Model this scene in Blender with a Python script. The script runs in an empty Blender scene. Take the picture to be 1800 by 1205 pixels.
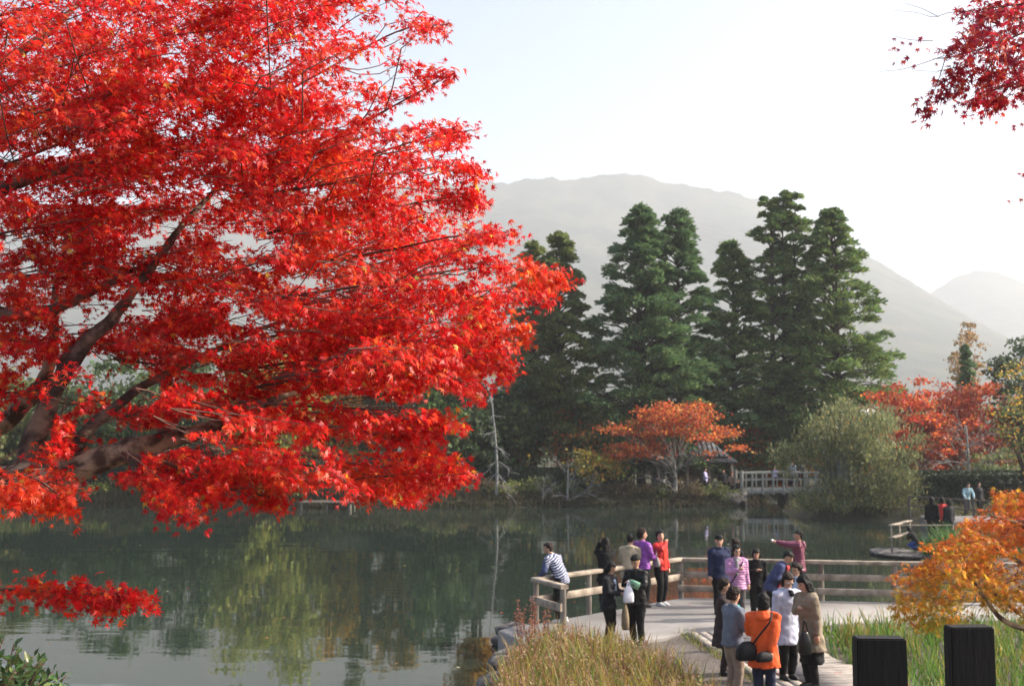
import bpy, bmesh, math, random
import numpy as np
from mathutils import Vector, Matrix, noise as mnoise

R = math.radians
rnd = random.Random(7)
npr = np.random.default_rng(11)
SC = bpy.context.scene
COL = SC.collection

# ------------------------------------------------------------------ camera, sky, sun, exposure
FPX = 1930.0                       # focal length in pixels of the 1800 px wide photograph
CAMZ = 4.25                        # eye height above the lake (water is z = 0)
PITCH = math.atan(167.5 / FPX)
cam = bpy.data.cameras.new('camera'); camo = bpy.data.objects.new('camera', cam); COL.objects.link(camo)
cam.sensor_width = 36.0; cam.lens = 36.0 * FPX / 1800.0
cam.clip_start = 0.05; cam.clip_end = 20000
camo.location = (0, 0, CAMZ); camo.rotation_euler = (math.pi / 2 + PITCH, 0, 0)
cam.dof.use_dof = True; cam.dof.focus_distance = 6.6; cam.dof.aperture_fstop = 4.5
SC.camera = camo

SUN_AZ, SUN_EL = 86.0, 36.0        # azimuth to the right of the view direction
w = bpy.data.worlds.new('World'); SC.world = w; w.use_nodes = True
nt = w.node_tree; nt.nodes.clear()
sky = nt.nodes.new('ShaderNodeTexSky'); sky.sky_type = 'NISHITA'; sky.sun_disc = False
sky.sun_elevation = R(SUN_EL); sky.sun_rotation = R(SUN_AZ)
sky.air_density = 1.0; sky.dust_density = 7.0; sky.ozone_density = 1.0; sky.altitude = 400
bg = nt.nodes.new('ShaderNodeBackground'); bg.inputs['Strength'].default_value = 0.15
wo = nt.nodes.new('ShaderNodeOutputWorld')
nt.links.new(sky.outputs[0], bg.inputs[0]); nt.links.new(bg.outputs[0], wo.inputs[0])
sun = bpy.data.lights.new('sun', 'SUN'); sun.energy = 5.0; sun.angle = R(0.8); sun.color = (1.0, 0.92, 0.79)
suno = bpy.data.objects.new('sun', sun); COL.objects.link(suno)
suno.rotation_euler = (R(90 - SUN_EL), 0, R(180 - SUN_AZ)); suno.location = (60, 20, 60)
SC.view_settings.view_transform = 'Standard'; SC.view_settings.look = 'None'
SC.view_settings.gamma = 1.0; SC.view_settings.use_curve_mapping = False
SC.view_settings.exposure = 0.92
SC.cycles.max_bounces = 6; SC.cycles.diffuse_bounces = 3; SC.cycles.glossy_bounces = 3
SC.cycles.transmission_bounces = 4; SC.cycles.volume_bounces = 1; SC.cycles.transparent_max_bounces = 4
SC.cycles.use_denoising = True
SC.cycles.caustics_reflective = False; SC.cycles.caustics_refractive = False
HAZE = 0.00036

# ------------------------------------------------------------------ photo geometry helpers
CF = np.array([0, math.cos(PITCH), math.sin(PITCH)]); CU = np.array([0, -math.sin(PITCH), math.cos(PITCH)])
def ray(px, py):
    return CF * FPX + np.array([px - 900.0, 0, 0]) + CU * (602.5 - py)
def at(px, py, d):
    r = ray(px, py); return np.array([0, 0, CAMZ]) + r * (d / r[1])
def gp(px, py, z):
    r = ray(px, py); return np.array([0, 0, CAMZ]) + r * ((z - CAMZ) / r[2])
def xz(px, py, d):
    p = at(px, py, d); return p[0], p[2]
def nrm(v):
    v = np.asarray(v, float); return v / (np.linalg.norm(v) + 1e-9)
def smooth(a, b, x):
    t = np.clip((x - a) / (b - a), 0, 1); return t * t * (3 - 2 * t)

# ------------------------------------------------------------------ object helpers
def tag(o, label=None, cat=None, group=None, kind=None):
    if label: o['label'] = label
    if cat: o['category'] = cat
    if group: o['group'] = group
    if kind: o['kind'] = kind
    return o
def empty(name, loc=(0, 0, 0), rz=0.0):
    o = bpy.data.objects.new(name, None); o.empty_display_size = 0.2
    o.location = tuple(float(c) for c in loc); o.rotation_euler = (0, 0, rz); COL.objects.link(o); return o

class MB:
    """collects vertices and faces (any size), with an optional colour per vertex"""
    def __init__(s): s.v = []; s.f = []; s.c = []; s.n = 0
    def add(s, v, f, c=None):
        v = np.asarray(v, float).reshape(-1, 3); f = np.asarray(f, int)
        s.v.append(v); s.f.append(f + s.n); s.n += len(v)
        if c is None: c = (1, 1, 1)
        c = np.asarray(c, float)
        if c.ndim == 1: c = np.repeat(c[None, :3], len(v), 0)
        s.c.append(c)
        return s
    def mesh(s, name, smoothf=False, col=True):
        me = bpy.data.meshes.new(name)
        V = np.concatenate(s.v); me.vertices.add(len(V)); me.vertices.foreach_set('co', V.astype(np.float32).ravel())
        li = np.concatenate([f.ravel() for f in s.f]).astype(np.int32)
        sz = np.concatenate([np.full(len(f), f.shape[1]) for f in s.f]).astype(np.int32)
        me.loops.add(len(li)); me.loops.foreach_set('vertex_index', li)
        st = np.zeros(len(sz), np.int32); st[1:] = np.cumsum(sz)[:-1]
        me.polygons.add(len(sz)); me.polygons.foreach_set('loop_start', st); me.polygons.foreach_set('loop_total', sz)
        if smoothf: me.polygons.foreach_set('use_smooth', np.ones(len(sz), bool))
        me.update(calc_edges=True)
        if col:
            a = me.color_attributes.new('Col', 'FLOAT_COLOR', 'POINT')
            C = np.concatenate(s.c); C = np.concatenate([C, np.ones((len(C), 1))], 1)
            a.data.foreach_set('color', C.astype(np.float32).ravel())
        return me
    def build(s, name, mat, parent=None, smoothf=False, loc=None, col=True):
        o = bpy.data.objects.new(name, s.mesh(name, smoothf, col)); COL.objects.link(o)
        o.data.materials.append(mat)
        if parent is not None: o.parent = parent
        if loc is not None: o.location = tuple(float(c) for c in loc)
        return o

BOXF = np.array([[0, 3, 2, 1], [4, 5, 6, 7], [0, 1, 5, 4], [1, 2, 6, 5], [2, 3, 7, 6], [3, 0, 4, 7]])
def box(mb, c, s, rz=0.0, col=None, jit=0.0):
    x, y, z = np.array(s) / 2.0
    v = np.array([[-x, -y, -z], [x, -y, -z], [x, y, -z], [-x, y, -z], [-x, -y, z], [x, -y, z], [x, y, z], [-x, y, z]])
    if jit: v += npr.normal(0, jit, v.shape)
    cs, sn = math.cos(rz), math.sin(rz)
    v = np.stack([v[:, 0] * cs - v[:, 1] * sn, v[:, 0] * sn + v[:, 1] * cs, v[:, 2]], 1) + np.asarray(c, float)
    mb.add(v, BOXF, col); return mb
def beam(mb, a, b, wid, hei, col=None):
    """rectangular bar from a to b (centre line), bevel-like chamfer on its long edges"""
    a, b = np.asarray(a, float), np.asarray(b, float); t = nrm(b - a)
    up = np.array([0, 0, 1.0]) if abs(t[2]) < 0.9 else np.array([0, 1.0, 0])
    s = nrm(np.cross(t, up)); u = np.cross(s, t); ch = 0.12 * min(wid, hei)
    x, y = wid / 2, hei / 2
    prof = [(-x + ch, -y), (x - ch, -y), (x, -y + ch), (x, y - ch), (x - ch, y), (-x + ch, y), (-x, y - ch), (-x, -y + ch)]
    v = [p + s * q[0] + u * q[1] for p in (a, b) for q in prof]
    f = [[i, (i + 1) % 8, 8 + (i + 1) % 8, 8 + i] for i in range(8)]
    mb.add(v, f, col); mb.add(v, [[7, 6, 5, 4, 3, 2, 1, 0], [8, 9, 10, 11, 12, 13, 14, 15]], col); return mb
def tube(mb, pts, rad, sides=6, col=None, cap=True):
    P = np.asarray(pts, float); n = len(P); rad = np.broadcast_to(np.asarray(rad, float), (n,))
    T = np.gradient(P, axis=0); T /= np.linalg.norm(T, axis=1)[:, None] + 1e-9
    ref = np.array([0, 0, 1.0]) if abs(T[0][2]) < 0.9 else np.array([1.0, 0, 0])
    S = np.zeros_like(P); s = nrm(np.cross(T[0], ref))
    for i in range(n):
        s = nrm(s - T[i] * np.dot(s, T[i])); S[i] = s
    U = np.cross(T, S)
    a = np.linspace(0, 2 * math.pi, sides, endpoint=False)
    V = (P[:, None] + rad[:, None, None] * (np.cos(a)[None, :, None] * S[:, None] + np.sin(a)[None, :, None] * U[:, None])).reshape(-1, 3)
    i = np.arange(n - 1)[:, None] * sides; j = np.arange(sides)[None]; k = (j + 1) % sides
    F = np.stack([i + j, i + k, i + sides + k, i + sides + j], -1).reshape(-1, 4)
    mb.add(V, F, col)
    if cap and sides > 2:
        base = mb.n - len(V)
        mb.f.append(np.array([list(range(sides))[::-1]]) + base); mb.f.append(np.array([list(range((n - 1) * sides, n * sides))]) + base)
    return mb
def curve(pts, n):
    """Catmull-Rom through pts"""
    P = np.asarray(pts, float); m = len(P)
    if m == 2: return P[0] + (P[1] - P[0]) * np.linspace(0, 1, n)[:, None]
    Q = np.vstack([2 * P[0] - P[1], P, 2 * P[-1] - P[-2]]); out = []
    for t in np.linspace(0, m - 1, n):
        i = min(int(t), m - 2); u = t - i; p0, p1, p2, p3 = Q[i:i + 4]
        out.append(0.5 * (2 * p1 + (p2 - p0) * u + (2 * p0 - 5 * p1 + 4 * p2 - p3) * u * u + (3 * p1 - p0 - 3 * p2 + p3) * u ** 3))
    return np.array(out)

# ------------------------------------------------------------------ leaf templates (x across, y along, z out)
def maple_tpl(narrow=0.0):
    ang = [-128, -82, -41, 0, 41, 82, 128]; ln = [0.38, 0.72, 0.93, 1.0, 0.93, 0.72, 0.38]
    v = [(0, 0, 0)]; out = []
    for i in range(7):
        a = R(ang[i]); l = ln[i]; out.append((math.sin(a) * l, math.cos(a) * l, -0.16 * l * l))
        if i < 6:
            b = R((ang[i] + ang[i + 1]) / 2); q = 0.34 * (1 - narrow) * (ln[i] + ln[i + 1]) / 2 + 0.03
            out.append((math.sin(b) * q, math.cos(b) * q, 0.03))
    v += out
    f = [[0, i, i + 1] for i in range(1, 13)]
    v = np.array(v); v[:, 1] -= 0.05
    return v / 1.7, np.array(f)[:, ::-1]
MAPLE = maple_tpl(); LACE = maple_tpl(0.45)
def curl(t, a, b, tw):
    v = t[0].copy(); v[:, 2] += a * v[:, 0] ** 2 + b * v[:, 1] ** 2 + tw * v[:, 0] * v[:, 1]; v[:, 0] *= 1 - abs(a) * .12; return v, t[1]
MAPLES = [MAPLE, curl(MAPLE, -1.1, -.5, .3), curl(MAPLE, .7, -.9, -.5), curl(maple_tpl(.2), -.3, .5, .8)]
LACES = [LACE, curl(LACE, -1.0, -.6, .4)]
RHOMB = (np.array([[0, 0, 0], [0.32, 0.45, 0.04], [0, 1, 0], [-0.32, 0.45, 0.04]]) - [0, 0.5, 0], np.array([[0, 1, 2, 3]]))
SLIM = (RHOMB[0] * np.array([.42, 1, 1]), RHOMB[1])
TUFT = (np.array([[0, -0.5, 0], [0.3, -0.1, 0.1], [0.16, 0.5, -0.05], [-0.16, 0.45, -0.02], [-0.32, -0.05, 0.1]]), np.array([[0, 1, 2], [0, 2, 3], [0, 3, 4]]))
OVAL = (np.array([[0, 0, 0], [0.2, 0.25, 0.05], [0.24, 0.55, 0.06], [0, 1, -0.06], [-0.24, 0.55, 0.06], [-0.2, 0.25, 0.05], [0, 0.5, -0.02]]),
        np.array([[0, 1, 6], [1, 2, 6], [2, 3, 6], [3, 4, 6], [4, 5, 6], [5, 0, 6]]))
BLADE = (np.array([[-0.5, 0, 0], [0.5, 0, 0], [-0.45, 0.4, 0.03], [0.45, 0.4, 0.03], [-0.3, 0.75, 0.14], [0.3, 0.75, 0.14], [0, 1, 0.32]]),
         [np.array([[0, 1, 3, 2], [2, 3, 5, 4]]), np.array([[4, 5, 6]])])
def cards(mb, tpl, P, A, N, S, C, wid=None):
    """leaf cards: P origin, A axis, N normal, S size, C colour; all (n,...)"""
    P = np.asarray(P, float); n = len(P)
    if n == 0: return
    A = np.asarray(A, float); A = A / (np.linalg.norm(A, axis=1)[:, None] + 1e-9)
    B = np.cross(A, np.asarray(N, float)); B /= np.linalg.norm(B, axis=1)[:, None] + 1e-9
    N = np.cross(B, A); S = np.broadcast_to(np.asarray(S, float), (n,)); W = S if wid is None else np.broadcast_to(np.asarray(wid, float), (n,))
    t, fs = tpl; k = len(t)
    V = P[:, None] + (t[None, :, 0:1] * W[:, None, None]) * B[:, None] + (t[None, :, 1:2] * S[:, None, None]) * A[:, None] + (t[None, :, 2:3] * S[:, None, None]) * N[:, None]
    fl = fs if isinstance(fs, list) else [fs]
    off = (np.arange(n) * k)[:, None, None]; base = mb.n
    Cc = np.repeat(np.asarray(C, float), k, 0)
    mb.add(V.reshape(-1, 3), (fl[0][None] + off).reshape(-1, fl[0].shape[1]), Cc)
    for f in fl[1:]: mb.f.append((f[None] + off).reshape(-1, f.shape[1]) + base)
def rdir(n):
    v = npr.normal(0, 1, (n, 3)); return v / np.linalg.norm(v, axis=1)[:, None]
def pal(colors, n, j=0.12):
    c = np.array(colors, float)[npr.integers(0, len(colors), n)]
    return np.clip(c * (1 + npr.normal(0, j, (n, 1))) * (1 + npr.normal(0, j * 0.4, (n, 3))), 0.002, 0.95)

# ------------------------------------------------------------------ materials
MATS = {}
def nodes(name):
    m = bpy.data.materials.new(name); m.use_nodes = True; t = m.node_tree; t.nodes.clear()
    out = t.nodes.new('ShaderNodeOutputMaterial'); return m, t, out
def mat(name, col, rough=0.7, col2=None, scale=8.0, bump=0.0, bscale=None, metal=0.0, stretch=(1, 1, 1), spec=0.4, detail=6, ramp=(0.35, 0.65), sheen=0.0):
    if name in MATS: return MATS[name]
    m, t, out = nodes(name); p = t.nodes.new('ShaderNodeBsdfPrincipled'); t.links.new(p.outputs[0], out.inputs[0])
    p.inputs['Roughness'].default_value = rough; p.inputs['Metallic'].default_value = metal
    p.inputs['Specular IOR Level'].default_value = spec
    if sheen: p.inputs['Sheen Weight'].default_value = sheen
    tc = t.nodes.new('ShaderNodeTexCoord'); mp = t.nodes.new('ShaderNodeMapping'); mp.inputs['Scale'].default_value = stretch
    t.links.new(tc.outputs['Object'], mp.inputs[0])
    if col2 is None: col2 = tuple(c * 0.7 for c in col)
    nz = t.nodes.new('ShaderNodeTexNoise'); nz.inputs['Scale'].default_value = scale; nz.inputs['Detail'].default_value = detail
    t.links.new(mp.outputs[0], nz.inputs['Vector'])
    cr = t.nodes.new('ShaderNodeValToRGB'); cr.color_ramp.elements[0].position = ramp[0]; cr.color_ramp.elements[1].position = ramp[1]
    cr.color_ramp.elements[0].color = (*col2, 1); cr.color_ramp.elements[1].color = (*col, 1)
    t.links.new(nz.outputs[0], cr.inputs[0]); t.links.new(cr.outputs[0], p.inputs['Base Color'])
    if bump:
        nb = t.nodes.new('ShaderNodeTexNoise'); nb.inputs['Scale'].default_value = bscale or scale * 3; nb.inputs['Detail'].default_value = 5
        t.links.new(mp.outputs[0], nb.inputs['Vector'])
        b = t.nodes.new('ShaderNodeBump'); b.inputs['Strength'].default_value = bump; b.inputs['Distance'].default_value = 0.02
        t.links.new(nb.outputs[0], b.inputs['Height']); t.links.new(b.outputs[0], p.inputs['Normal'])
    MATS[name] = m; return m
def foliage(name, trans=0.4, rough=0.5, spec=0.3, tmul=1.2):
    if name in MATS: return MATS[name]
    m, t, out = nodes(name)
    at_ = t.nodes.new('ShaderNodeAttribute'); at_.attribute_name = 'Col'
    p = t.nodes.new('ShaderNodeBsdfPrincipled'); p.inputs['Roughness'].default_value = rough; p.inputs['Specular IOR Level'].default_value = spec
    tr = t.nodes.new('ShaderNodeBsdfTranslucent'); mx = t.nodes.new('ShaderNodeMixShader'); mx.inputs[0].default_value = trans
    g = t.nodes.new('ShaderNodeMix'); g.data_type = 'RGBA'; g.blend_type = 'MULTIPLY'; g.inputs[0].default_value = 1.0
    g.inputs[7].default_value = (tmul, tmul, tmul, 1)
    t.links.new(at_.outputs['Color'], g.inputs[6])
    t.links.new(at_.outputs['Color'], p.inputs['Base Color']); t.links.new(g.outputs[2], tr.inputs[0])
    t.links.new(p.outputs[0], mx.inputs[1]); t.links.new(tr.outputs[0], mx.inputs[2]); t.links.new(mx.outputs[0], out.inputs[0])
    MATS[name] = m; return m

M_MAPLE = foliage('maple_leaf_red', 0.58, 0.4, 0.4, 1.42)
M_AUTUMN = foliage('autumn_leaf', 0.5, 0.5, 0.3, 1.5)
M_LEAF = foliage('leaf_soft', 0.4, 0.55, 0.3, 1.2)
M_NEEDLE = foliage('needle_dark', 0.25, 0.6, 0.25, 1.1)
M_GRASS = foliage('grass_blade', 0.4, 0.5, 0.3, 1.2)
M_BARK = mat('maple_bark', (0.22, 0.15, 0.105), 0.9, (0.05, 0.034, 0.028), 9, 1.0, 30, ramp=(.4, .62))
M_BARKP = mat('maple_bark_pale', (0.38, 0.29, 0.19), 0.95, (0.075, 0.05, 0.036), 11, 1.0, 28, ramp=(.42, .6))  # mottled pale bark, with sunlit patches painted into its light tone
M_TWIG = mat('maple_twig', (0.15, 0.075, 0.055), 0.8, (0.08, 0.045, 0.035), 10)
M_CEDARBARK = mat('cedar_bark', (0.09, 0.06, 0.045), 0.95, (0.04, 0.03, 0.025), 2, 0.4, 8, stretch=(1, 1, 0.15))
M_GREYBARK = mat('grey_bark', (0.34, 0.33, 0.30), 0.95, (0.17, 0.16, 0.14), 3)
M_DEADWOOD = mat('dead_wood', (0.30, 0.30, 0.29), 0.95, (0.16, 0.155, 0.15), 3)
M_OLDWOOD = mat('weathered_wood', (0.30, 0.265, 0.225), 0.85, (0.17, 0.145, 0.12), 5, 0.4, 30, stretch=(1, 1, 0.4))
M_RAIL = mat('weathered_rail', (0.40, 0.33, 0.26), 0.8, (0.17, 0.135, 0.105), 4, 0.3, 30)
M_PLANK = mat('boardwalk_plank', (0.33, 0.29, 0.26), 0.8, (0.20, 0.175, 0.16), 4, 0.4, 30)
M_BRIDGE = mat('bridge_paint', (0.34, 0.34, 0.30), 0.7, (0.22, 0.22, 0.19), 3)
M_CONC = mat('platform_concrete', (0.31, 0.29, 0.275), 0.85, (0.20, 0.185, 0.175), 0.9, 0.3, 50, detail=12, ramp=(.3, .7))
M_STONE = mat('shore_stone', (0.20, 0.18, 0.165), 0.9, (0.055, 0.05, 0.047), 5, 1.0, 16, ramp=(.38, .62))
M_BANK = mat('bank_dark', (0.030, 0.026, 0.019), 0.98, (0.009, 0.008, 0.007), 2, 1.0, 5, spec=.05)
M_BLACKWOOD = mat('black_timber', (0.0055, 0.005, 0.0045), 0.8, (0.002, 0.0018, 0.0016), 9, 0.6, 34, stretch=(1, 1, 0.12), ramp=(.4, .7))
M_METAL = mat('thin_metal_post', (0.35, 0.30, 0.26), 0.6, (0.2, 0.16, 0.13), 10, metal=0.3)
M_TILE = mat('roof_tile', (0.12, 0.13, 0.15), 0.95, (0.07, 0.075, 0.085), 3)
M_DARKWOOD = mat('dark_rail_wood', (0.10, 0.085, 0.07), 0.9)
M_HUTWOOD = mat('hut_wood', (0.10, 0.075, 0.055), 0.9, (0.05, 0.04, 0.03), 3)

# ground: soil, gravel, leaf litter
def ground_mat():
    m, t, out = nodes('ground_soil'); p = t.nodes.new('ShaderNodeBsdfPrincipled'); p.inputs['Roughness'].default_value = 0.95
    p.inputs['Specular IOR Level'].default_value = 0.2
    tc = t.nodes.new('ShaderNodeTexCoord')
    n1 = t.nodes.new('ShaderNodeTexNoise'); n1.inputs['Scale'].default_value = 0.6; n1.inputs['Detail'].default_value = 8
    n2 = t.nodes.new('ShaderNodeTexNoise'); n2.inputs['Scale'].default_value = 22; n2.inputs['Detail'].default_value = 6
    for n in (n1, n2): t.links.new(tc.outputs['Object'], n.inputs['Vector'])
    a = t.nodes.new('ShaderNodeValToRGB'); b = t.nodes.new('ShaderNodeValToRGB')
    a.color_ramp.elements[0].position = .35; a.color_ramp.elements[1].position = .65
    a.color_ramp.elements[0].color = (0.10, 0.085, 0.075, 1); a.color_ramp.elements[1].color = (0.17, 0.15, 0.135, 1)
    b.color_ramp.elements[0].position = .3; b.color_ramp.elements[1].position = .75
    b.color_ramp.elements[0].color = (0.55, 0.53, 0.52, 1); b.color_ramp.elements[1].color = (1.25, 1.22, 1.2, 1)
    mx = t.nodes.new('ShaderNodeMix'); mx.data_type = 'RGBA'; mx.blend_type = 'MULTIPLY'; mx.inputs[0].default_value = 1
    t.links.new(n1.outputs[0], a.inputs[0]); t.links.new(n2.outputs[0], b.inputs[0])
    sx = t.nodes.new('ShaderNodeSeparateXYZ'); t.links.new(tc.outputs['Object'], sx.inputs[0])
    mr = t.nodes.new('ShaderNodeMapRange'); mr.inputs[1].default_value = 30; mr.inputs[2].default_value = 45; t.links.new(sx.outputs[1], mr.inputs[0])
    fm = t.nodes.new('ShaderNodeMix'); fm.data_type = 'RGBA'; fm.inputs[7].default_value = (0.055, 0.055, 0.035, 1); t.links.new(mr.outputs[0], fm.inputs[0]); t.links.new(a.outputs[0], fm.inputs[6])
    t.links.new(fm.outputs[2], mx.inputs[6]); t.links.new(b.outputs[0], mx.inputs[7]); t.links.new(mx.outputs[2], p.inputs['Base Color'])
    bp = t.nodes.new('ShaderNodeBump'); bp.inputs['Strength'].default_value = 0.6; bp.inputs['Distance'].default_value = 0.03
    t.links.new(n2.outputs[0], bp.inputs['Height']); t.links.new(bp.outputs[0], p.inputs['Normal'])
    t.links.new(p.outputs[0], out.inputs[0]); return m
M_GROUND = ground_mat()

def water_mat():
    m, t, out = nodes('lake_water'); p = t.nodes.new('ShaderNodeBsdfPrincipled')
    p.inputs['Base Color'].default_value = (0.018, 0.027, 0.021, 1); p.inputs['Roughness'].default_value = 0.025; p.inputs['IOR'].default_value = 1.33
    tc = t.nodes.new('ShaderNodeTexCoord')
    def layer(sc, st, rot=0):
        mp = t.nodes.new('ShaderNodeMapping'); mp.inputs['Scale'].default_value = st; mp.inputs['Rotation'].default_value = (0, 0, rot)
        n = t.nodes.new('ShaderNodeTexNoise'); n.inputs['Scale'].default_value = sc; n.inputs['Detail'].default_value = 3; n.inputs['Roughness'].default_value = 0.5
        t.links.new(tc.outputs['Object'], mp.inputs[0]); t.links.new(mp.outputs[0], n.inputs['Vector']); return n
    a = layer(1.6, (0.45, 1.3, 1), 0.05); b = layer(0.5, (0.5, 1.1, 1), -0.15); c = layer(0.07, (1, 1.6, 1))
    ad = t.nodes.new('ShaderNodeMath'); ad.operation = 'MULTIPLY_ADD'; ad.inputs[1].default_value = 0.30
    t.links.new(a.outputs[0], ad.inputs[0]); t.links.new(b.outputs[0], ad.inputs[2])
    mr = t.nodes.new('ShaderNodeMapRange'); mr.inputs[1].default_value = 0.40; mr.inputs[2].default_value = 0.66; mr.inputs[3].default_value = 0.12; mr.inputs[4].default_value = 1.0
    t.links.new(c.outputs[0], mr.inputs[0])
    mu = t.nodes.new('ShaderNodeMath'); mu.operation = 'MULTIPLY'; t.links.new(ad.outputs[0], mu.inputs[0]); t.links.new(mr.outputs[0], mu.inputs[1])
    bp = t.nodes.new('ShaderNodeBump'); bp.inputs['Strength'].default_value = 1.0; bp.inputs['Distance'].default_value = 0.016
    t.links.new(mu.outputs[0], bp.inputs['Height']); t.links.new(bp.outputs[0], p.inputs['Normal'])
    t.links.new(p.outputs[0], out.inputs[0]); return m
M_WATER = water_mat()
#@@STRUCTURE
# ================================================================== ground, lake, mountains, haze
LAKE = np.array([(-70, 9), (-20, 10), (-8, 11.2), (-1.6, 13), (-0.7, 16), (-0.35, 18.2), (-0.15, 20.0), (0.15, 21.5), (0.2, 22.9), (0.7, 23.4), (4.2, 27.0),
                 (9, 26.2), (12.5, 26.2), (13.6, 33), (14.6, 39), (15.2, 41.5), (17.5, 45), (20.5, 50), (20.5, 55.5), (18.6, 57.6), (16.6, 58.4), (15.6, 61),
                 (16.2, 66), (19.0, 71), (19.5, 84), (15.2, 84), (14.7, 71), (13.5, 70), (5, 69.3), (-5, 68.6), (-15, 69.5), (-30, 68), (-50, 62), (-70, 50)], float)
def lake_sd(X, Y):
    """distance to the shore, positive on land"""
    P = np.stack([X.ravel(), Y.ravel()], 1); d = np.full(len(P), 1e9); ins = np.zeros(len(P), bool)
    n = len(LAKE)
    for i in range(n):
        a, b = LAKE[i], LAKE[(i + 1) % n]; ab = b - a
        t = np.clip(((P - a) @ ab) / (ab @ ab), 0, 1); d = np.minimum(d, np.linalg.norm(P - a - t[:, None] * ab, axis=1))
        c = (a[1] > P[:, 1]) != (b[1] > P[:, 1])
        xi = a[0] + (P[:, 1] - a[1]) / (b[1] - a[1] + 1e-12) * ab[0]
        ins ^= c & (P[:, 0] < xi)
    return np.where(ins, -d, d).reshape(X.shape)
def height(X, Y):
    X = np.asarray(X, float); Y = np.asarray(Y, float); sd = lake_sd(X, Y)
    h = np.where(sd > 0, 0.02 + 0.39 * smooth(0, 0.45, sd), -1.4 * smooth(0, 3.0, -sd) + 0.05)
    far = smooth(55, 62, Y); h = h + np.where(sd > 0, far * 0.30 * smooth(0.2, 1.2, sd), 0)
    rb = np.interp(Y, [3, 6, 9, 12, 15.0], [2.5, 2.35, 1.62, 0.9, 0.33])
    lb = np.interp(Y, [3, 6, 9, 11.5, 13], [2.5, 2.35, 1.25, 0.4, 0.05])
    k = smooth(-1.5, 0.5, X); bank = np.where(Y < 15, lb * (1 - k) + rb * k, 0)
    h = np.where((Y < 15) & (sd > 0), np.maximum(bank, 0.05), h)
    wob = 0.05 * np.sin(X * 1.7 + Y * 0.9) * np.sin(Y * 1.3 - X * 0.4)
    return h + np.where(sd > 1.0, wob * smooth(1.0, 3.0, sd), 0)
def hz(x, y): return float(height(np.array([x]), np.array([y]))[0])

def spaced(lo, hi, fine_lo, fine_hi, fine, grow=1.18):
    c = list(np.arange(fine_lo, fine_hi, fine)); s = fine
    while c[-1] < hi: s *= grow; c.append(c[-1] + s)
    c = c[::-1]; s = fine
    while c[-1] > lo: s *= grow; c.append(c[-1] - s)
    return np.array(sorted(c))
gx = spaced(-3000, 3000, -36, 40, 0.6); gy = spaced(-120, 3900, -4, 88, 0.6)
GX, GY = np.meshgrid(gx, gy); GZ = height(GX, GY)
mb = MB(); nx, ny = len(gx), len(gy)
ii = np.arange(ny - 1)[:, None] * nx + np.arange(nx - 1)[None]
mb.add(np.stack([GX, GY, GZ], -1), np.stack([ii, ii + 1, ii + nx + 1, ii + nx], -1).reshape(-1, 4))
tag(mb.build('ground', M_GROUND, smoothf=True, col=False), kind='structure')
mb = MB(); mb.add([(-75, 5, 0), (22, 5, 0), (22, 86, 0), (-75, 86, 0)], [[0, 1, 2, 3]])
tag(mb.build('lake_water', M_WATER, col=False), 'calm dark green lake mirroring the trees', kind='structure')

M_MOUNT = mat('forest_slope', (0.040, 0.040, 0.022), 1.0, (0.012, 0.020, 0.014), 0.014, spec=0.05, detail=12, ramp=(.42, .6))
def mountain(name, D, prof, depth, step, seed, back=350):
    px = np.array([p[0] for p in prof], float); py = np.array([p[1] for p in prof], float)
    Xr = (px - 900) / FPX * D; Zr = CAMZ + (770 - py) / FPX * D
    xs = np.arange(Xr[0], Xr[-1], step); zr = np.interp(xs, Xr, Zr)
    k = max(3, int(40 / step)); ker = np.hanning(k); ker /= ker.sum(); zr = np.convolve(np.pad(zr, k, mode='edge'), ker, 'same')[k:-k]
    ts = np.concatenate([np.linspace(0, 0.82, 40), np.linspace(0.83, 1.0, 34), np.linspace(1.03, 1.5, 10)])
    V = np.zeros((len(ts), len(xs), 3)); rr = np.random.default_rng(seed)
    ph = rr.uniform(0, 6.28, 8); fq = rr.uniform(0.005, 0.035, 8)
    for i, t in enumerate(ts):
        y = D - depth * (1 - t) if t <= 1 else D + back * (t - 1) * 2
        sh = max(t, 0) ** 2.3 if t <= 1 else 1 - (t - 1) * 1.0
        spur = sum(np.sin(xs * fq[j] + ph[j] + t * 3 * (j % 3)) for j in range(8)) * 9.0 * min(1, t * 1.5) * (1 - smooth(0.86, 1.0, t))
        tree = rr.normal(0, 1.0, len(xs)) * 1.5 * min(1, max(t, .1))
        tree = np.convolve(tree, np.ones(3) / 2, 'same')
        V[i, :, 0] = xs; V[i, :, 1] = y + spur * 3; V[i, :, 2] = zr * sh + spur + tree
    m = MB(); a, b = len(ts), len(xs); q = np.arange(a - 1)[:, None] * b + np.arange(b - 1)[None]
    m.add(V, np.stack([q, q + 1, q + b + 1, q + b], -1).reshape(-1, 4))
    return tag(m.build(name, M_MOUNT, col=False, smoothf=True), kind='structure')
mountain('mountain', 2000, [(-500, 470), (-200, 400), (0, 372), (300, 345), (600, 328), (780, 316), (845, 312), (900, 315), (935, 307), (1000, 311), (1050, 303), (1095, 298),
    (1130, 300), (1172, 315), (1240, 325), (1300, 335), (1350, 349), (1420, 380), (1500, 430), (1560, 465), (1635, 512), (1700, 560), (1800, 620), (2000, 690), (2300, 740)], 1500, 5.0, 3)
mountain('distant_mountain', 2450, [(1300, 700), (1450, 600), (1560, 548), (1640, 514), (1690, 482), (1735, 472), (1770, 480), (1800, 492), (1870, 520), (1950, 580), (2100, 660), (2300, 700)], 900, 7.0, 5)

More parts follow.
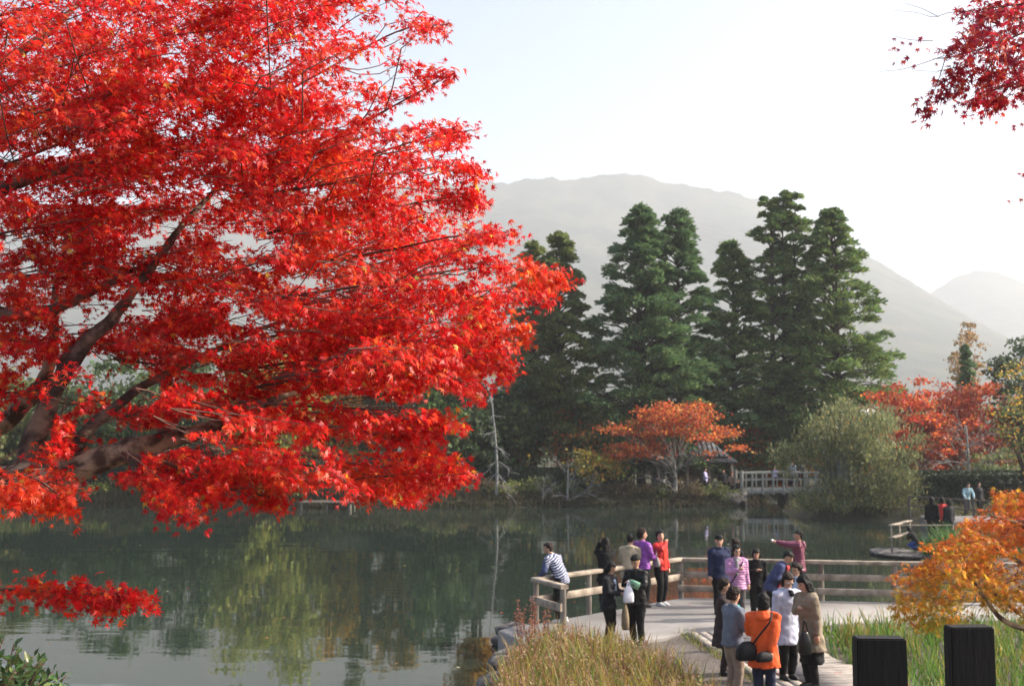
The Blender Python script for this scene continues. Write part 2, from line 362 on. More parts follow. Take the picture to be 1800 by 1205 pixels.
m_h, t_h, out_h = nodes('haze_air'); pv = t_h.nodes.new('ShaderNodeVolumePrincipled')
pv.inputs['Color'].default_value = (0.91, 0.95, 1.0, 1); pv.inputs['Density'].default_value = HAZE; pv.inputs['Anisotropy'].default_value = 0.2
t_h.links.new(pv.outputs[0], out_h.inputs['Volume'])
mb = MB(); box(mb, (0, 1590, 219), (6600, 4000, 444))
# ground grid reaches a little past its nominal bounds: size the box from the sheet itself
x0, x1, y0, y1 = gx[0] - 50, gx[-1] + 50, gy[0] - 50, gy[-1] + 50
mb = MB(); box(mb, ((x0 + x1) / 2, (y0 + y1) / 2, 272), (x1 - x0, y1 - y0, 550))
hzo = tag(mb.build('haze', m_h, col=False), kind='stuff')

# dark uneven edging along the far waterline
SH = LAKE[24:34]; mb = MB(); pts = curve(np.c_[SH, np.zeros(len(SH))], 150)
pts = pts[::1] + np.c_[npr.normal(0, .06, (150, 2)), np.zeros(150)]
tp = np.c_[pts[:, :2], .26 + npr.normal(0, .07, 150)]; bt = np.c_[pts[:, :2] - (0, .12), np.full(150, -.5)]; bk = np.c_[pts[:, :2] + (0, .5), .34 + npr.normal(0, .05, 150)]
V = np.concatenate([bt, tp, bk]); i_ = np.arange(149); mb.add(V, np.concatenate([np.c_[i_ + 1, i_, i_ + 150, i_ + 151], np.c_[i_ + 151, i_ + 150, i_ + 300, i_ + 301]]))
tag(mb.build('bank_edge', M_BANK, col=False), 'dark edge of the far bank', kind='structure')

# ================================================================== lakeside platform, boardwalk, railing
DECK = 0.45
def prism(mb, poly, z0, z1, col=None, bev=0.03):
    """upright prism with a small bevelled upper rim"""
    P = np.array(poly, float); c = P.mean(0); n = len(P)
    e = P - c; inner = c + e * (1 - bev / np.linalg.norm(e, axis=1))[:, None]
    v = np.concatenate([np.c_[P, np.full(n, z0)], np.c_[P, np.full(n, z1 - bev)], np.c_[inner, np.full(n, z1)]])
    q = [[r * n + i, r * n + (i + 1) % n, (r + 1) * n + (i + 1) % n, (r + 1) * n + i] for r in (0, 1) for i in range(n)]
    base = mb.n; mb.add(v, q, col); mb.f.append(np.array([list(range(2 * n, 3 * n))]) + base); return mb
plat = empty('platform', (4, 24, DECK))
tag(plat, kind='structure')
plat['label'] = 'pale grey concrete viewing platform beside the lake'
poly = [(-0.28, 22.25), (-0.05, 21.75), (0.12, 21.3), (0.2, 20.6), (0.75, 20.25), (1.6, 20.75), (2.9, 21.45), (3.35, 21.95), (5.5, 22.0), (6.2, 22.9), (9, 23.4), (12.6, 23.7), (12.6, 25.95),
        (8.95, 25.95), (4.1, 26.75), (2.4, 25.0), (0.55, 23.1), (0.05, 22.75)]
poly = [tuple(np.array(p) - (4, 24)) for p in poly]
mb = MB(); prism(mb, poly, -0.9, 0.0); mb.build('slab', M_CONC, plat, col=False)

# boardwalk: lengthwise strip, dark gap, crosswise planks
bw = empty('boardwalk', (3.42, 22.0, DECK)); tag(bw, kind='structure'); bw['label'] = 'weathered plank boardwalk leading up to the platform'
BU = nrm((0.112, -0.994, 0)); BV = np.array([-BU[1], BU[0], 0])
def obox(mb, u0, u1, v0, v1, z0, z1, jit=0.0):
    c = [BU * u + BV * v + np.array([0, 0, z]) for z in (z0, z1) for (u, v) in ((u0, v0), (u1, v0), (u1, v1), (u0, v1))]
    v = np.array(c)
    if jit: v[4:, 2] += npr.normal(0, jit, 4)
    f = BOXF[:, ::-1]
    mb.add(v, f)
wv = [0.0, 0.205, 0.40, 0.585]
for i in range(3):
    cuts = [0.0] + sorted(rnd.uniform(0, 0.5) + k for k in (1.9, 3.9, 5.9)) + [9.5]
    for a, b in zip(cuts[:-1], cuts[1:]):
        mb = MB(); obox(mb, a + 0.006, b - 0.006, wv[i] + 0.006, wv[i + 1] - 0.006, -0.05, 0.012 + rnd.uniform(-.004, .004), 0.002)
        mb.build('plank', M_PLANK, bw, col=False)
u = 0.03
while u < 9.4:
    wd = rnd.uniform(0.17, 0.22); mb = MB(); obox(mb, u, u + wd - 0.016, 0.66, 1.86 + rnd.uniform(-.03, .05), -0.05, 0.010 + rnd.uniform(-.008, .008), 0.004)
    mb.build('plank', M_PLANK, bw, col=False); u += wd
for v in (0.03, 0.62, 1.25, 1.8):
    mb = MB(); obox(mb, 0.05, 9.4, v, v + 0.09, -0.22, -0.056); mb.build('joist', M_OLDWOOD, bw, col=False)

def post(parent, p, top, wid=0.115, mt=M_OLDWOOD, name='post'):
    mb = MB(); b = np.array([p[0], p[1], p[2]]); beam(mb, b, (p[0], p[1], top), wid, wid); return mb.build(name, mt, parent, col=False)
rail = empty('railing', (4, 25, DECK))
tag(rail, 'weathered timber railing round the lakeside platform', 'railing')
def L(p): return np.array(p) - np.array((4, 25, DECK))
pA = gp(990, 1112, DECK); pB = gp(942, 1096, DECK); pC = gp(1036, 1078, DECK); pD = gp(1197, 1049, DECK)
pE = gp(1444, 1054, DECK); pF = gp(1574, 1058, DECK); pG = np.array([12.3, 25.55, DECK])
pC = pB + (pD - pB) * 0.33; pCD = pB + (pD - pB) * 0.67
for p in (pA, pB, pC, pCD, pD): post(rail, L(p) - (0, 0, .02), 0.86)
for p in (pE, pF, pG): post(rail, L(p) - (0, 0, .3), 0.86)
def rails(a, b, hs):
    for i, h in enumerate(hs):
        mb = MB(); o = nrm(b - a) * 0.07
        if i == 0: beam(mb, L(a - o) + (0, 0, h), L(b + o) + (0, 0, h), 0.17, 0.085)
        else:
            s = np.cross(nrm(b - a), (0, 0, 1)) * 0.078; beam(mb, L(a - o) + s + (0, 0, h), L(b + o) + s + (0, 0, h), 0.05, 0.15)
        mb.build('rail', M_RAIL, rail, col=False)
rails(pB, pA, (0.895, 0.50)); rails(pB, pD, (0.90, 0.50)); rails(pD, pF, (0.895, 0.55, 0.22)); rails(pF, pG, (0.90, 0.55, 0.22))

# ------------------------------------------------------------------ rocks
def rock_mesh(name, s, seed, flat=0.7, sub=3):
    bm = bmesh.new(); bmesh.ops.create_icosphere(bm, subdivisions=sub, radius=1.0)
    o = Vector((seed * 7.3, seed * 3.1, seed))
    for v in bm.verts:
        d = v.co.normalized(); k = 1 + 0.32 * mnoise.noise(d * 1.3 + o) + 0.12 * mnoise.noise(d * 4 + o)
        v.co = d * k
        v.co.z *= flat
        for q in range(3): v.co[q] = math.copysign(abs(v.co[q]) ** 0.85, v.co[q])
        v.co.x *= s[0]; v.co.y *= s[1]; v.co.z *= s[2]
    for f in bm.faces: f.smooth = True
    me = bpy.data.meshes.new(name); bm.to_mesh(me); bm.free(); me.materials.append(M_STONE); return me
ROCKS = [((905, 1108), (0.42, 0.3, 0.22), 'rough grey shore rock under the platform\'s left tip', 0.12),
         ((893, 1128), (0.36, 0.28, 0.26), 'dark wet shore rock beside the small inlet', 0.05),
         ((925, 1150), (0.62, 0.34, 0.2), 'long flat pale shore slab in front of the inlet', 0.22),
         ((888, 1172), (0.34, 0.3, 0.3), 'dark rounded shore rock below the flat pale slab', 0.1),
         ((880, 1204), (0.42, 0.36, 0.3), 'large rounded boulder at the bottom edge beside the water', 0.1),
         ((921, 1196), (0.3, 0.26, 0.22), 'brownish rock at the bottom edge behind dry grass', 0.2)]
for i, (q, s, lab, z) in enumerate(ROCKS):
    p = gp(q[0], q[1], z); o = bpy.data.objects.new('shore_rock', rock_mesh('shore_rock', s, i + 1)); COL.objects.link(o)
    o.location = p; o.rotation_euler = (0, 0, rnd.uniform(-.4, .4)); tag(o, lab, 'rock', 'rocks along the near shore')

# ------------------------------------------------------------------ two black posts in the foreground
for (a, b, t, d, lab) in ((1508, 1594, 1122, 7.4, 'short black timber post cut off by the bottom edge, nearer the boardwalk'),
                          (1671, 1748, 1102, 7.9, 'taller black timber post under the orange maple')):
    xa = at(a, t, d)[0]; xb = at(b, t, d)[0]; zt = at(a, t, d)[2]; wd = xb - xa; cx = (xa + xb) / 2; zb = hz(cx, d) - 0.1
    bm = bmesh.new(); bmesh.ops.create_cube(bm, size=1.0)
    for v in bm.verts: v.co.x *= wd * (1.0 if v.co.z > 0 else 1.04); v.co.y *= .14; v.co.z = v.co.z * (zt - zb)
    bmesh.ops.bevel(bm, geom=bm.edges[:], offset=0.009, segments=2, affect='EDGES')
    me = bpy.data.meshes.new('timber_post'); bm.to_mesh(me); bm.free(); me.materials.append(M_BLACKWOOD)
    o = bpy.data.objects.new('timber_post', me); COL.objects.link(o); o.location = (cx, d + .07, (zt + zb) / 2); o.rotation_euler = (0, 0, -0.05 if t > 1120 else 0.04)
    tag(o, lab, 'post', 'black timber posts in the foreground')

# ------------------------------------------------------------------ far bridge
BD = 70.3
bx0, bz0 = xz(1304, 868, BD); bx1 = at(1470, 868, BD)[0]; zdeck = at(1304, 859, BD)[2]; ztop = at(1304, 830, BD)[2]
br = empty('footbridge', (bx0, BD, bz0)); tag(br, 'pale grey footbridge with open timber railings beside the willow', 'bridge')
W = bx1 - bx0
def arch(x): return 0.06 * math.sin(math.pi * min(max(x / W, 0), 1))
for side, yy in enumerate((0.0, 1.9)):
    for nm, z0, hgt, wid in (('fascia', (0 + zdeck - bz0) / 2, zdeck - bz0, 0.12), ('rail', ztop - bz0 - 0.06, 0.10, 0.14), ('rail', (zdeck + ztop) / 2 - bz0 + 0.02, 0.08, 0.06)):
        xs = np.linspace(0, W, 9)
        for a, b in zip(xs[:-1], xs[1:]):
            mb = MB(); beam(mb, (a, yy, z0 + arch(a)), (b, yy, z0 + arch(b)), wid, hgt); mb.build(nm, M_BRIDGE, br, col=False)
    for k in range(10):
        x = k * W / 9; big = k == 0
        mb = MB(); beam(mb, (x, yy - 0.03, -0.02 + (-0.1 if big else 0)), (x, yy - 0.03, ztop - bz0 + arch(x) + (0.12 if big else -0.1)), 0.2 if big else 0.11, 0.2 if big else 0.13)
        mb.build('post', M_BRIDGE, br, col=False)
mb = MB(); xs = np.linspace(0, W, 9)
for a, b in zip(xs[:-1], xs[1:]): beam(mb, (a, 0.95, zdeck - bz0 - 0.12 + arch(a)), (b, 0.95, zdeck - bz0 - 0.12 + arch(b)), 1.7, 0.1)
mb.build('deck', M_OLDWOOD, br, col=False)
for x in (0.35, W * 0.5, W - 0.3):
    for yy in (0.1, 1.8):
        mb = MB(); beam(mb, (x, yy, -1.6), (x, yy, 0.02), 0.28, 0.28); mb.build('pier', M_DARKWOOD, br, col=False)  # darker wood: the gloom under the deck is put into the pier colour
mb = MB(); box(mb, (-.5, 1.0, -.75), (1.5, 2.6, 1.7), jit=.05); mb.build('abutment', M_STONE, br, col=False)

# ------------------------------------------------------------------ hut with tiled roof
HD = 74.0
hx, hz0 = xz(1222, 868, HD); hut = empty('lakeside_hut', (hx, HD, hz(hx, HD)))
tag(hut, 'small dark open hut with grey tiled roof behind the orange maple', 'hut')
def roof(cx, cy, z0, z1, wx, wy, ov, nm='roof'):
    v = np.array([(cx - wx, cy - wy, z0), (cx + wx, cy - wy, z0), (cx + wx, cy + wy, z0), (cx - wx, cy + wy, z0), (cx - wx * .45, cy, z1), (cx + wx * .45, cy, z1)])
    mb = MB(); mb.add(v, [[0, 1, 5, 4], [2, 3, 4, 5]]); mb.f += [np.array([[1, 2, 5]]), np.array([[3, 0, 4]]), np.array([[0, 3, 2, 1]])]
    r = mb.build(nm, M_TILE, hut, col=False)
    n = 16
    mb = MB()
    for k in range(n + 1):
        t = k / n; a = v[0] + (v[1] - v[0]) * t; xx = a[0]
        if xx < v[4][0]: tt = (xx - v[0][0]) / (v[4][0] - v[0][0])
        elif xx > v[5][0]: tt = (v[1][0] - xx) / (v[1][0] - v[5][0])
        else: tt = 1
        if tt < 0.08: continue
        b = np.array([xx, v[0][1] + (cy - v[0][1]) * tt, z0 + (z1 - z0) * tt]); tube(mb, [a + (0, 0, .02), b + (0, 0, .02)], 0.05, 5)
    mb.build('roof_tiles', M_TILE, r, col=False)['kind'] = 'stuff'
    mb = MB(); tube(mb, [v[4] + (0, 0, .06), v[5] + (0, 0, .06)], 0.12, 6); mb.build('ridge', M_TILE, r, col=False)
roof(-0.4, 1.2, 2.35, 3.75, 2.6, 2.1, 0.3); roof(1.5, -0.3, 1.95, 2.5, 1.15, 0.9, 0.2)
for (x, y) in ((-2.5, -0.5), (-0.6, -0.6), (0.8, -0.8), (2.3, -0.8), (-2.5, 2.8), (1.6, 2.8)):
    mb = MB(); beam(mb, (x, y, -0.2), (x, y, 2.36 if y > -0.7 and x < 1 else 2.0), 0.16, 0.16); mb.build('post', M_OLDWOOD, hut, col=False)
mb = MB(); box(mb, (-0.4, 2.9, 1.1), (4.0, 0.12, 2.5)); mb.build('wall', M_HUTWOOD, hut, col=False)
for x in (-1.5, -0.3): mb = MB(); box(mb, (x, -0.45, 0.55), (0.9, 0.06, 0.9)); mb.build('panel', M_HUTWOOD, hut, col=False)
# pale village roofs glimpsed between the cedar trunks
M_PALEROOF = mat('pale_roof', (0.42, 0.40, 0.40), 0.7); M_PLASTER = mat('plaster', (0.5, 0.47, 0.42), 0.9)
for i, (px, py, d, wx, lab) in enumerate(((1155, 715, 112, 5.0, 'house with pale roof glimpsed between the middle cedar trunks'), (1440, 712, 118, 6.0, 'house with peach wall glimpsed left of the tall right cedar'))):
    x, z = xz(px, py, d); g = hz(x, d); h = empty('house', (x, d, g)); hh = z - g
    mb = MB(); box(mb, (0, 0, hh * 0.36), (wx * 1.6, 6, hh * 0.72)); mb.build('wall', M_PLASTER, h, col=False)
    mb = MB(); v = np.array([(-wx, -3.6, hh * .7), (wx, -3.6, hh * .7), (wx, 3.6, hh * .7), (-wx, 3.6, hh * .7), (-wx, 0, hh), (wx, 0, hh)]); mb.add(v, [[0, 1, 5, 4], [2, 3, 4, 5], [0, 3, 2, 1]]); mb.f += [np.array([[1, 2, 5]]), np.array([[3, 0, 4]])]
    mb.build('roof', M_PALEROOF, h, col=False)
    for k in (-0.5, 0.5): mb = MB(); box(mb, (k * wx, -3.02, hh * 0.4), (1.3, 0.06, 1.1)); mb.build('window', M_TILE, h, col=False)
    tag(h, lab, 'house')

# ------------------------------------------------------------------ second little pier on the right, with its stone slab
pr = empty('pier', (*gp(1585, 972, 0.12)[:2], 0.12)); tag(pr, 'small flat stone pier with a thin railing, right of the willow', 'pier')
pl = np.array([-0.8, 0.9, 0])
o = bpy.data.objects.new('slab', rock_mesh('slab', (0.95, 1.5, 0.12), 21, 0.8)); COL.objects.link(o); o.parent = pr; o.location = (0.1, 0.6, -0.05)
P0 = np.array([-0.35, 0.0, 0]); P1 = np.array([0.3, 1.0, 0]); P2 = np.array([1.15, 2.3, 0]); P3 = np.array([1.9, 0.05, 0])
for p in (P0, P1, P2, P3): mb = MB(); tube(mb, [p - (0, 0, .1), p + (0, 0, 1.0)], 0.028, 6); mb.build('post', M_METAL, pr, col=False)
for (a, b) in ((P0, P2), (P0, P3)):
    for h in (1.0, 0.56):
        if h < 0.8 and b is P3: continue
        mb = MB(); beam(mb, a + (0, 0, h), b + (0, 0, h), 0.2 if b is P2 else 0.06, 0.045); mb.build('rail', M_RAIL, pr, col=False)
# far rail in front of the right hedge
rf = empty('path_railing', (20, 53, 0.5)); tag(rf, 'low dark rail along the far right path before the hedge', 'railing')
ra = at(1598, 872, 54); rb = at(1830, 886, 51.5)
n = 7
for k in range(n):
    p = ra + (rb - ra) * k / (n - 1); mb = MB(); beam(mb, (p[0] - 20, p[1] - 53, -0.4), (p[0] - 20, p[1] - 53, p[2] - 0.5), 0.1, 0.1); mb.build('post', M_DARKWOOD, rf, col=False)
for dz in (0.0, -0.45):
    mb = MB(); beam(mb, ra - (20, 53, 0.5 - dz), rb - (20, 53, 0.5 - dz), 0.07, 0.08); mb.build('rail', M_DARKWOOD, rf, col=False)
# pale path on the far right bank
mb = MB(); prism(mb, [(19.2, 50.2), (22, 49), (34, 48.5), (34, 52.5), (24, 53.5), (19.8, 53.8)], 0.0, 0.52); tag(mb.build('path', M_CONC, col=False), 'pale path on the far right bank', kind='structure')
# small jetty seen under the maple on the far left shore
jx = at(545, 880, 66.5)[0]; jt = empty('jetty', (jx, 66.5, 0)); tag(jt, 'small wooden jetty on the far shore under the red maple', 'jetty')
for k in range(14): mb = MB(); box(mb, (-0.6 + k * 0.24, 0.9, 0.42), (0.21, 2.2, 0.06)); mb.build('plank', M_DARKWOOD, jt, col=False)
for x in (-0.5, 1.0, 2.4):
    for y in (0.05, 1.7): mb = MB(); beam(mb, (x, y, -1.2), (x, y, 0.38), 0.14, 0.14); mb.build('post', M_OLDWOOD, jt, col=False)
# ================================================================== trees of the far shore
def cedar(base, H, Rm, label, group, cols, low=0.12, npad=150, nl=165, trunks=1, seed=0, lean=0.0, bare=0.0):
    r = random.Random(seed); t = empty('cedar_tree', base); tag(t, label, 'tree', group)
    mc = MB(); ml = MB()
    for k in range(trunks):
        ox = (k - (trunks - 1) / 2) * 0.9 + r.uniform(-.2, .2); oy = r.uniform(-.5, .5) * (trunks > 1); hh = H * (1 - 0.05 * k)
        pts = [(ox * .5, oy * .5, -0.3), (ox, oy, hh * .3), (ox * 1.1 + lean * .5, oy, hh * .65), (ox * .8 + lean, oy * .5, hh * .97)]
        mt = MB(); c = curve(pts, 14); tube(mt, c, np.interp(np.linspace(0, 1, 14), [0, .1, 1], [0.34, .27, .03]) * (H / 19), 8); mt.build('trunk', M_CEDARBARK, t, smoothf=True, col=False)
    for i in range(npad):
        f = low + (1 - low) * ((i + r.random()) / npad) ** 1.12
        a = r.uniform(0, 2 * math.pi); ox = (r.randrange(trunks) - (trunks - 1) / 2) * 0.9 + lean * f
        prof = (1 - f) ** 0.78 * (0.6 + 0.4 * min(1, f / 0.3)) + 0.05
        rad = Rm * 1.12 * prof * (r.uniform(0.3, 1.0) ** 0.6) * r.uniform(.85, 1.15)
        z = H * f + (0.12 - 0.22 * (1 - f)) * rad
        c = np.array([ox + rad * math.cos(a), rad * math.sin(a), z])
        s = (0.30 + 0.52 * (1 - f)) * r.uniform(0.55, 1.3) * (Rm / 3.6) ** 0.5
        if rad > 0.5:
            p0 = np.array([ox, 0, H * f - 0.30 * rad * (0.4 if f < .5 else 1)])
            tube(ml, curve([p0, (p0 + c) / 2 + (0, 0, 0.12 * rad), c], 5), np.linspace(0.075, 0.02, 5), 4)
        if r.random() < bare * (1 - f): continue
        n = int(nl * r.uniform(.7, 1.3)); d = rdir(n); d[:, 2] = np.where(d[:, 2] < -0.25, -d[:, 2] * .6, d[:, 2])
        q = npr.uniform(0.45, 1.3, (n, 1)) ** 0.7
        P = c + d * q * np.array([s * 1.2, s * 1.2, s * 0.56]) + npr.normal(0, 0.05, (n, 3))
        P[:, 2] -= 0.16 * ((P[:, 0] - c[0]) ** 2 + (P[:, 1] - c[1]) ** 2) / s
        rad_d = nrm((math.cos(a), math.sin(a), 0.15))
        A = d * 0.7 + rad_d * 0.9 + rdir(n) * 0.5 + np.array([0, 0, -0.05])
        cards(mc, TUFT, P, A, d + rdir(n) * 0.7 + np.array([0, 0, .5]), (sz := npr.uniform(0.2, 0.42, n)), pal(cols, n, .16) * r.uniform(.8, 1.25), wid=sz * .62)
    ml.build('limbs', M_CEDARBARK, t, col=False)['kind'] = 'stuff'
    mc.build('crown', M_NEEDLE, t)
    return t
CG = [(0.15, 0.235, 0.075), (0.19, 0.285, 0.09), (0.12, 0.19, 0.07), (0.27, 0.33, 0.095)]
CB = [(0.125, 0.215, 0.095), (0.16, 0.255, 0.11), (0.10, 0.175, 0.085), (0.19, 0.265, 0.095)]
CY = [(0.16, 0.21, 0.07), (0.21, 0.25, 0.08), (0.12, 0.17, 0.065), (0.26, 0.26, 0.09)]
def by(px, pytop, d):
    x = at(px, 700, d)[0]; g = hz(x, d); return (x, d, g), at(px, pytop, d)[2] - g
GRP = 'tall cedars on the far shore'
for (px, pt, d, Rm, tr, cols, kw, lab) in (
    (938, 428, 79, 3.5, 1, CY, dict(npad=165, low=.22), 'tall cedar directly behind the maple\'s right tip, left trunk of its pair'),
    (985, 411, 77, 3.8, 1, CY, dict(npad=180, low=.22), 'tall cedar just right of the red maple tip, with bare lower trunk'),
    (1128, 366, 77, 5.6, 1, CB, dict(npad=320, low=0.08), 'broad dark cedar with rounded top, left one of the central pair'),
    (1192, 371, 79, 4.9, 1, CB, dict(npad=250, low=.14), 'broad dark cedar, right one of the central pair'),
    (1292, 426, 81, 4.7, 1, CG, dict(npad=225, low=.1), 'shorter cedar between the central pair and the tallest cedar'),
    (1382, 341, 80, 4.6, 3, CG, dict(npad=290, low=.12), 'tallest cedar with three slim trunks behind the footbridge'),
    (1470, 370, 79, 5.5, 1, CG, dict(npad=240, low=0.17), 'rightmost tall cedar with single straight trunk behind the willow')):
    b, H = by(px, pt, d); cedar(b, H, Rm, lab, GRP, cols, trunks=tr, seed=int(px), **kw)

def leafy(name, label, base, H, blobs, nclump, nl, size, cols, trunk_r=0.15, cat='tree', group=None, bark=None, flat=0.6, clump=0.7, mat_=None, tpl=RHOMB, stems=1, seed=0, droop=0.0, up=0.3, bend=0.0):
    """crown = clumps of leaf cards spread through ellipsoids (cx,cy,cz,rx,ry,rz in metres from the base), with limbs to the clumps"""
    r = random.Random(seed); bark = bark or M_CEDARBARK; t = empty(name, base); tag(t, label, cat, group)
    vol = np.array([b[3] * b[4] * b[5] for b in blobs]); vol = vol / vol.sum(); mc = MB(); ml = MB()
    zl = min(b[2] - b[5] for b in blobs); topz = max(0.2 * H, zl)
    for s in range(stems):
        a = r.uniform(0, 6.28); k = 0.0 if stems == 1 else 0.5
        mt = MB(); pts = [(k * .3 * math.cos(a), k * .3 * math.sin(a), -0.2), (k * math.cos(a) + bend * .3, k * math.sin(a), topz * .55), (k * 2.2 * math.cos(a) + bend, k * 2.2 * math.sin(a), max(topz * 1.1, H * .5))]
        c = curve(pts, 9); tube(mt, c, np.linspace(trunk_r, trunk_r * .45, 9), 7); mt.build('trunk', bark, t, smoothf=True, col=False)
    for i in range(nclump):
        b = blobs[r.choices(range(len(blobs)), weights=vol)[0]]; d = rdir(1)[0]; q = r.uniform(.35, 1.0) ** .5
        c = np.array(b[:3]) + d * q * np.array(b[3:6])
        if i % 3 == 0:
            s0 = np.array([c[0] * .15 + bend * .6, c[1] * .15, min(max(topz * .8, c[2] * .45), H * .6)]); tube(ml, curve([s0, (s0 + c) / 2 + (0, 0, .1 * H * .3), c], 5), np.linspace(trunk_r * .35, trunk_r * .06, 5), 4)
        n = int(nl * r.uniform(.6, 1.4)); s = clump * r.uniform(.7, 1.3)
        P = c + npr.normal(0, 1, (n, 3)) * np.array([s * .55, s * .55, s * .55 * flat])
        if droop: P[:, 2] -= droop * np.abs(npr.normal(0, 1, n)) * s
        A = rdir(n) + d * .6 + np.array([0, 0, up - droop * 2])
        cards(mc, tpl, P, A, rdir(n) + np.array([0, 0, .8]), npr.uniform(.6, 1.35, n) * size, pal(cols, n, .16) * r.uniform(.85, 1.15))
    if ml.n: ml.build('limbs', bark, t, col=False)['kind'] = 'stuff'
    mc.build('crown', mat_ or (M_AUTUMN if name == 'maple_tree' else M_LEAF), t); return t
RED = [(0.36, 0.05, 0.025), (0.44, 0.085, 0.03), (0.28, 0.035, 0.025), (0.48, 0.14, 0.035)]
ORG = [(0.50, 0.13, 0.035), (0.55, 0.20, 0.05), (0.42, 0.09, 0.03), (0.50, 0.27, 0.06)]
YEL = [(0.60, 0.38, 0.055), (0.50, 0.34, 0.06), (0.62, 0.32, 0.05)]
DRK = [(0.05, 0.08, 0.038), (0.065, 0.095, 0.042), (0.045, 0.065, 0.034)]
MID = [(0.09, 0.14, 0.045), (0.12, 0.165, 0.05), (0.075, 0.115, 0.045)]
YGR = [(0.34, 0.37, 0.08), (0.27, 0.33, 0.075), (0.40, 0.38, 0.10)]
OLV = [(0.18, 0.19, 0.065), (0.14, 0.16, 0.055), (0.21, 0.20, 0.07)]
WIL = [(0.22, 0.235, 0.105), (0.17, 0.19, 0.09), (0.30, 0.29, 0.115), (0.12, 0.145, 0.075)]
def simple(name, label, px, ptop, d, wpx, cols, nclump=70, nl=60, size=.3, seed=0, round_=1.0, cat='tree', group=None, **kw):
    b, H = by(px, ptop, d); rw = wpx / 2 / FPX * d
    lo = kw.pop('lo', .15)
    blobs = [(0, 0, H * (.5 + lo / 2), rw, rw, H * (.5 - lo / 2))] + ([(rw * .25, -rw * .2, H * .45, rw * .95, rw * .8, H * .32 * round_)] if round_ > .1 else [])
    return leafy(name, label, b, H, blobs, nclump, nl, size, cols, cat=cat, group=group, seed=seed, **kw)
GL = 'trees on the far left shore behind the red maple'
for (nm, lab, px, pt, d, wp, cols, kw) in (
    ('broadleaf_tree', 'olive green tree at the far left edge behind the maple limbs', -10, 640, 72, 150, OLV, {}),
    ('broadleaf_tree', 'dark green tree behind the leftmost maple limbs', 95, 660, 74, 150, MID, {}),
    ('broadleaf_tree', 'green rounded tree behind the maple\'s forked limb', 215, 615, 73, 150, MID, {}),
    ('broadleaf_tree', 'dark green tree behind the centre of the maple', 330, 600, 75, 140, DRK + MID, {}),
    ('willow_tree', 'bright yellow-green willow hidden behind the maple, mirrored in the lake', 450, 585, 70, 130, YGR, dict(droop=.5, clump=.9)),
    ('willow_tree', 'second yellow-green tree hidden behind the maple, mirrored in the lake', 520, 575, 72, 100, YGR, dict(droop=.4, clump=.9)),
    ('autumn_tree', 'olive brown tree behind the maple, right of the yellow-green pair', 590, 620, 73, 70, OLV + YEL, {}),
    ('poplar_tree', 'narrow green poplar behind the middle of the maple', 632, 560, 75, 46, OLV, dict(clump=.5)),
    ('autumn_tree', 'brown autumn poplar behind the right half of the maple', 695, 560, 75, 85, OLV + YEL, dict(clump=.6)),
    ('broadleaf_tree', 'green tree behind the maple\'s right drooping sprays', 765, 630, 72, 100, MID, {}),
    ('ginkgo_tree', 'golden yellow narrow tree behind the maple\'s right tip, mirrored beside the rocks', 838, 520, 73, 66, YEL, dict(clump=.6, lo=.6, round_=.01)),
    ('evergreen_tree', 'dark evergreen tree behind the dead grey trunk', 800, 665, 74, 150, DRK, dict(nclump=110)),
    ('evergreen_tree', 'dark evergreen tree right of the dead grey trunk', 890, 650, 76, 130, DRK + MID, dict(nclump=110))):
    simple(nm, lab, px, pt, d, wp, cols, seed=px + 50, group=GL, **dict(dict(nclump=80, nl=60, size=.34), **kw))
# understory and maples in the centre
simple('maple_tree', 'orange and green young maple below the left cedars', 1005, 705, 75, 95, ORG + OLV + MID + [(0.3, .2, .05)], 55, 55, .26, 3, group='autumn maples on the far shore', flat=.35)
simple('maple_tree', 'yellow-green low maple beside the dark hedge on the far shore', 1045, 775, 71.5, 110, YGR + OLV + YEL, 35, 50, .24, 31, group='autumn maples on the far shore', flat=.4)
simple('maple_tree', 'small rust maple between the left cedar trunks', 905, 745, 77, 90, [(0.25, .09, .04), (.2, .12, .04)] + OLV, 35, 50, .26, 32, group='autumn maples on the far shore', flat=.4)
b, H = by(1185, 700, 70.9)
leafy('maple_tree', 'red-orange maple with layered sprays in front of the hut roof', b, H, [(0.5, 0, H * .83, 2.6, 1.8, .75), (-1.5, 0, H * .68, 2.4, 1.6, .6), (2.2, -.3, H * .64, 2.0, 1.5, .5), (-3.3, -.2, H * .44, 1.4, 1.2, .55), (-1.9, -.3, H * .45, 1.5, 1.2, .5), (3.1, -.4, H * .46, 1.1, 1, .35), (-3.6, 0, H * .66, 1.0, 1, .35)],
      105, 62, .2, RED + ORG, .14, group='autumn maples on the far shore', flat=.3, clump=.8, seed=4, bark=M_GREYBARK)
for i, (px, pt, d, wp, cols, lab) in enumerate(((1330, 745, 79, 110, RED + ORG, 'red maple glimpsed under the cedars left of the willow'), (1395, 745, 82, 90, ORG + OLV, 'orange maple glimpsed through the low cedar boughs'),
    (1500, 690, 80, 90, YEL + ORG, 'yellow-orange tree between the right cedar and red maples'))):
    simple('maple_tree', lab, px, pt, d, wp, cols, 60, 50, .26, 60 + i, group='autumn maples on the far shore', flat=.4)
for i, (px, pt, d, wp, cols, lab) in enumerate(((1590, 655, 70, 130, RED, 'tall crimson maple just right of the willow'), (1665, 665, 72, 120, RED + [(0.3, .06, .04)], 'crimson maple behind the bare grey tree'),
    (1735, 655, 74, 120, RED + ORG[:1], 'crimson maple nearest the right edge'))):
    simple('maple_tree', lab, px, pt, d, wp, cols, 85, 60, .24, 70 + i, group='autumn maples on the far shore', flat=.35, lo=.1)
b, H = by(1705, 562, 86)
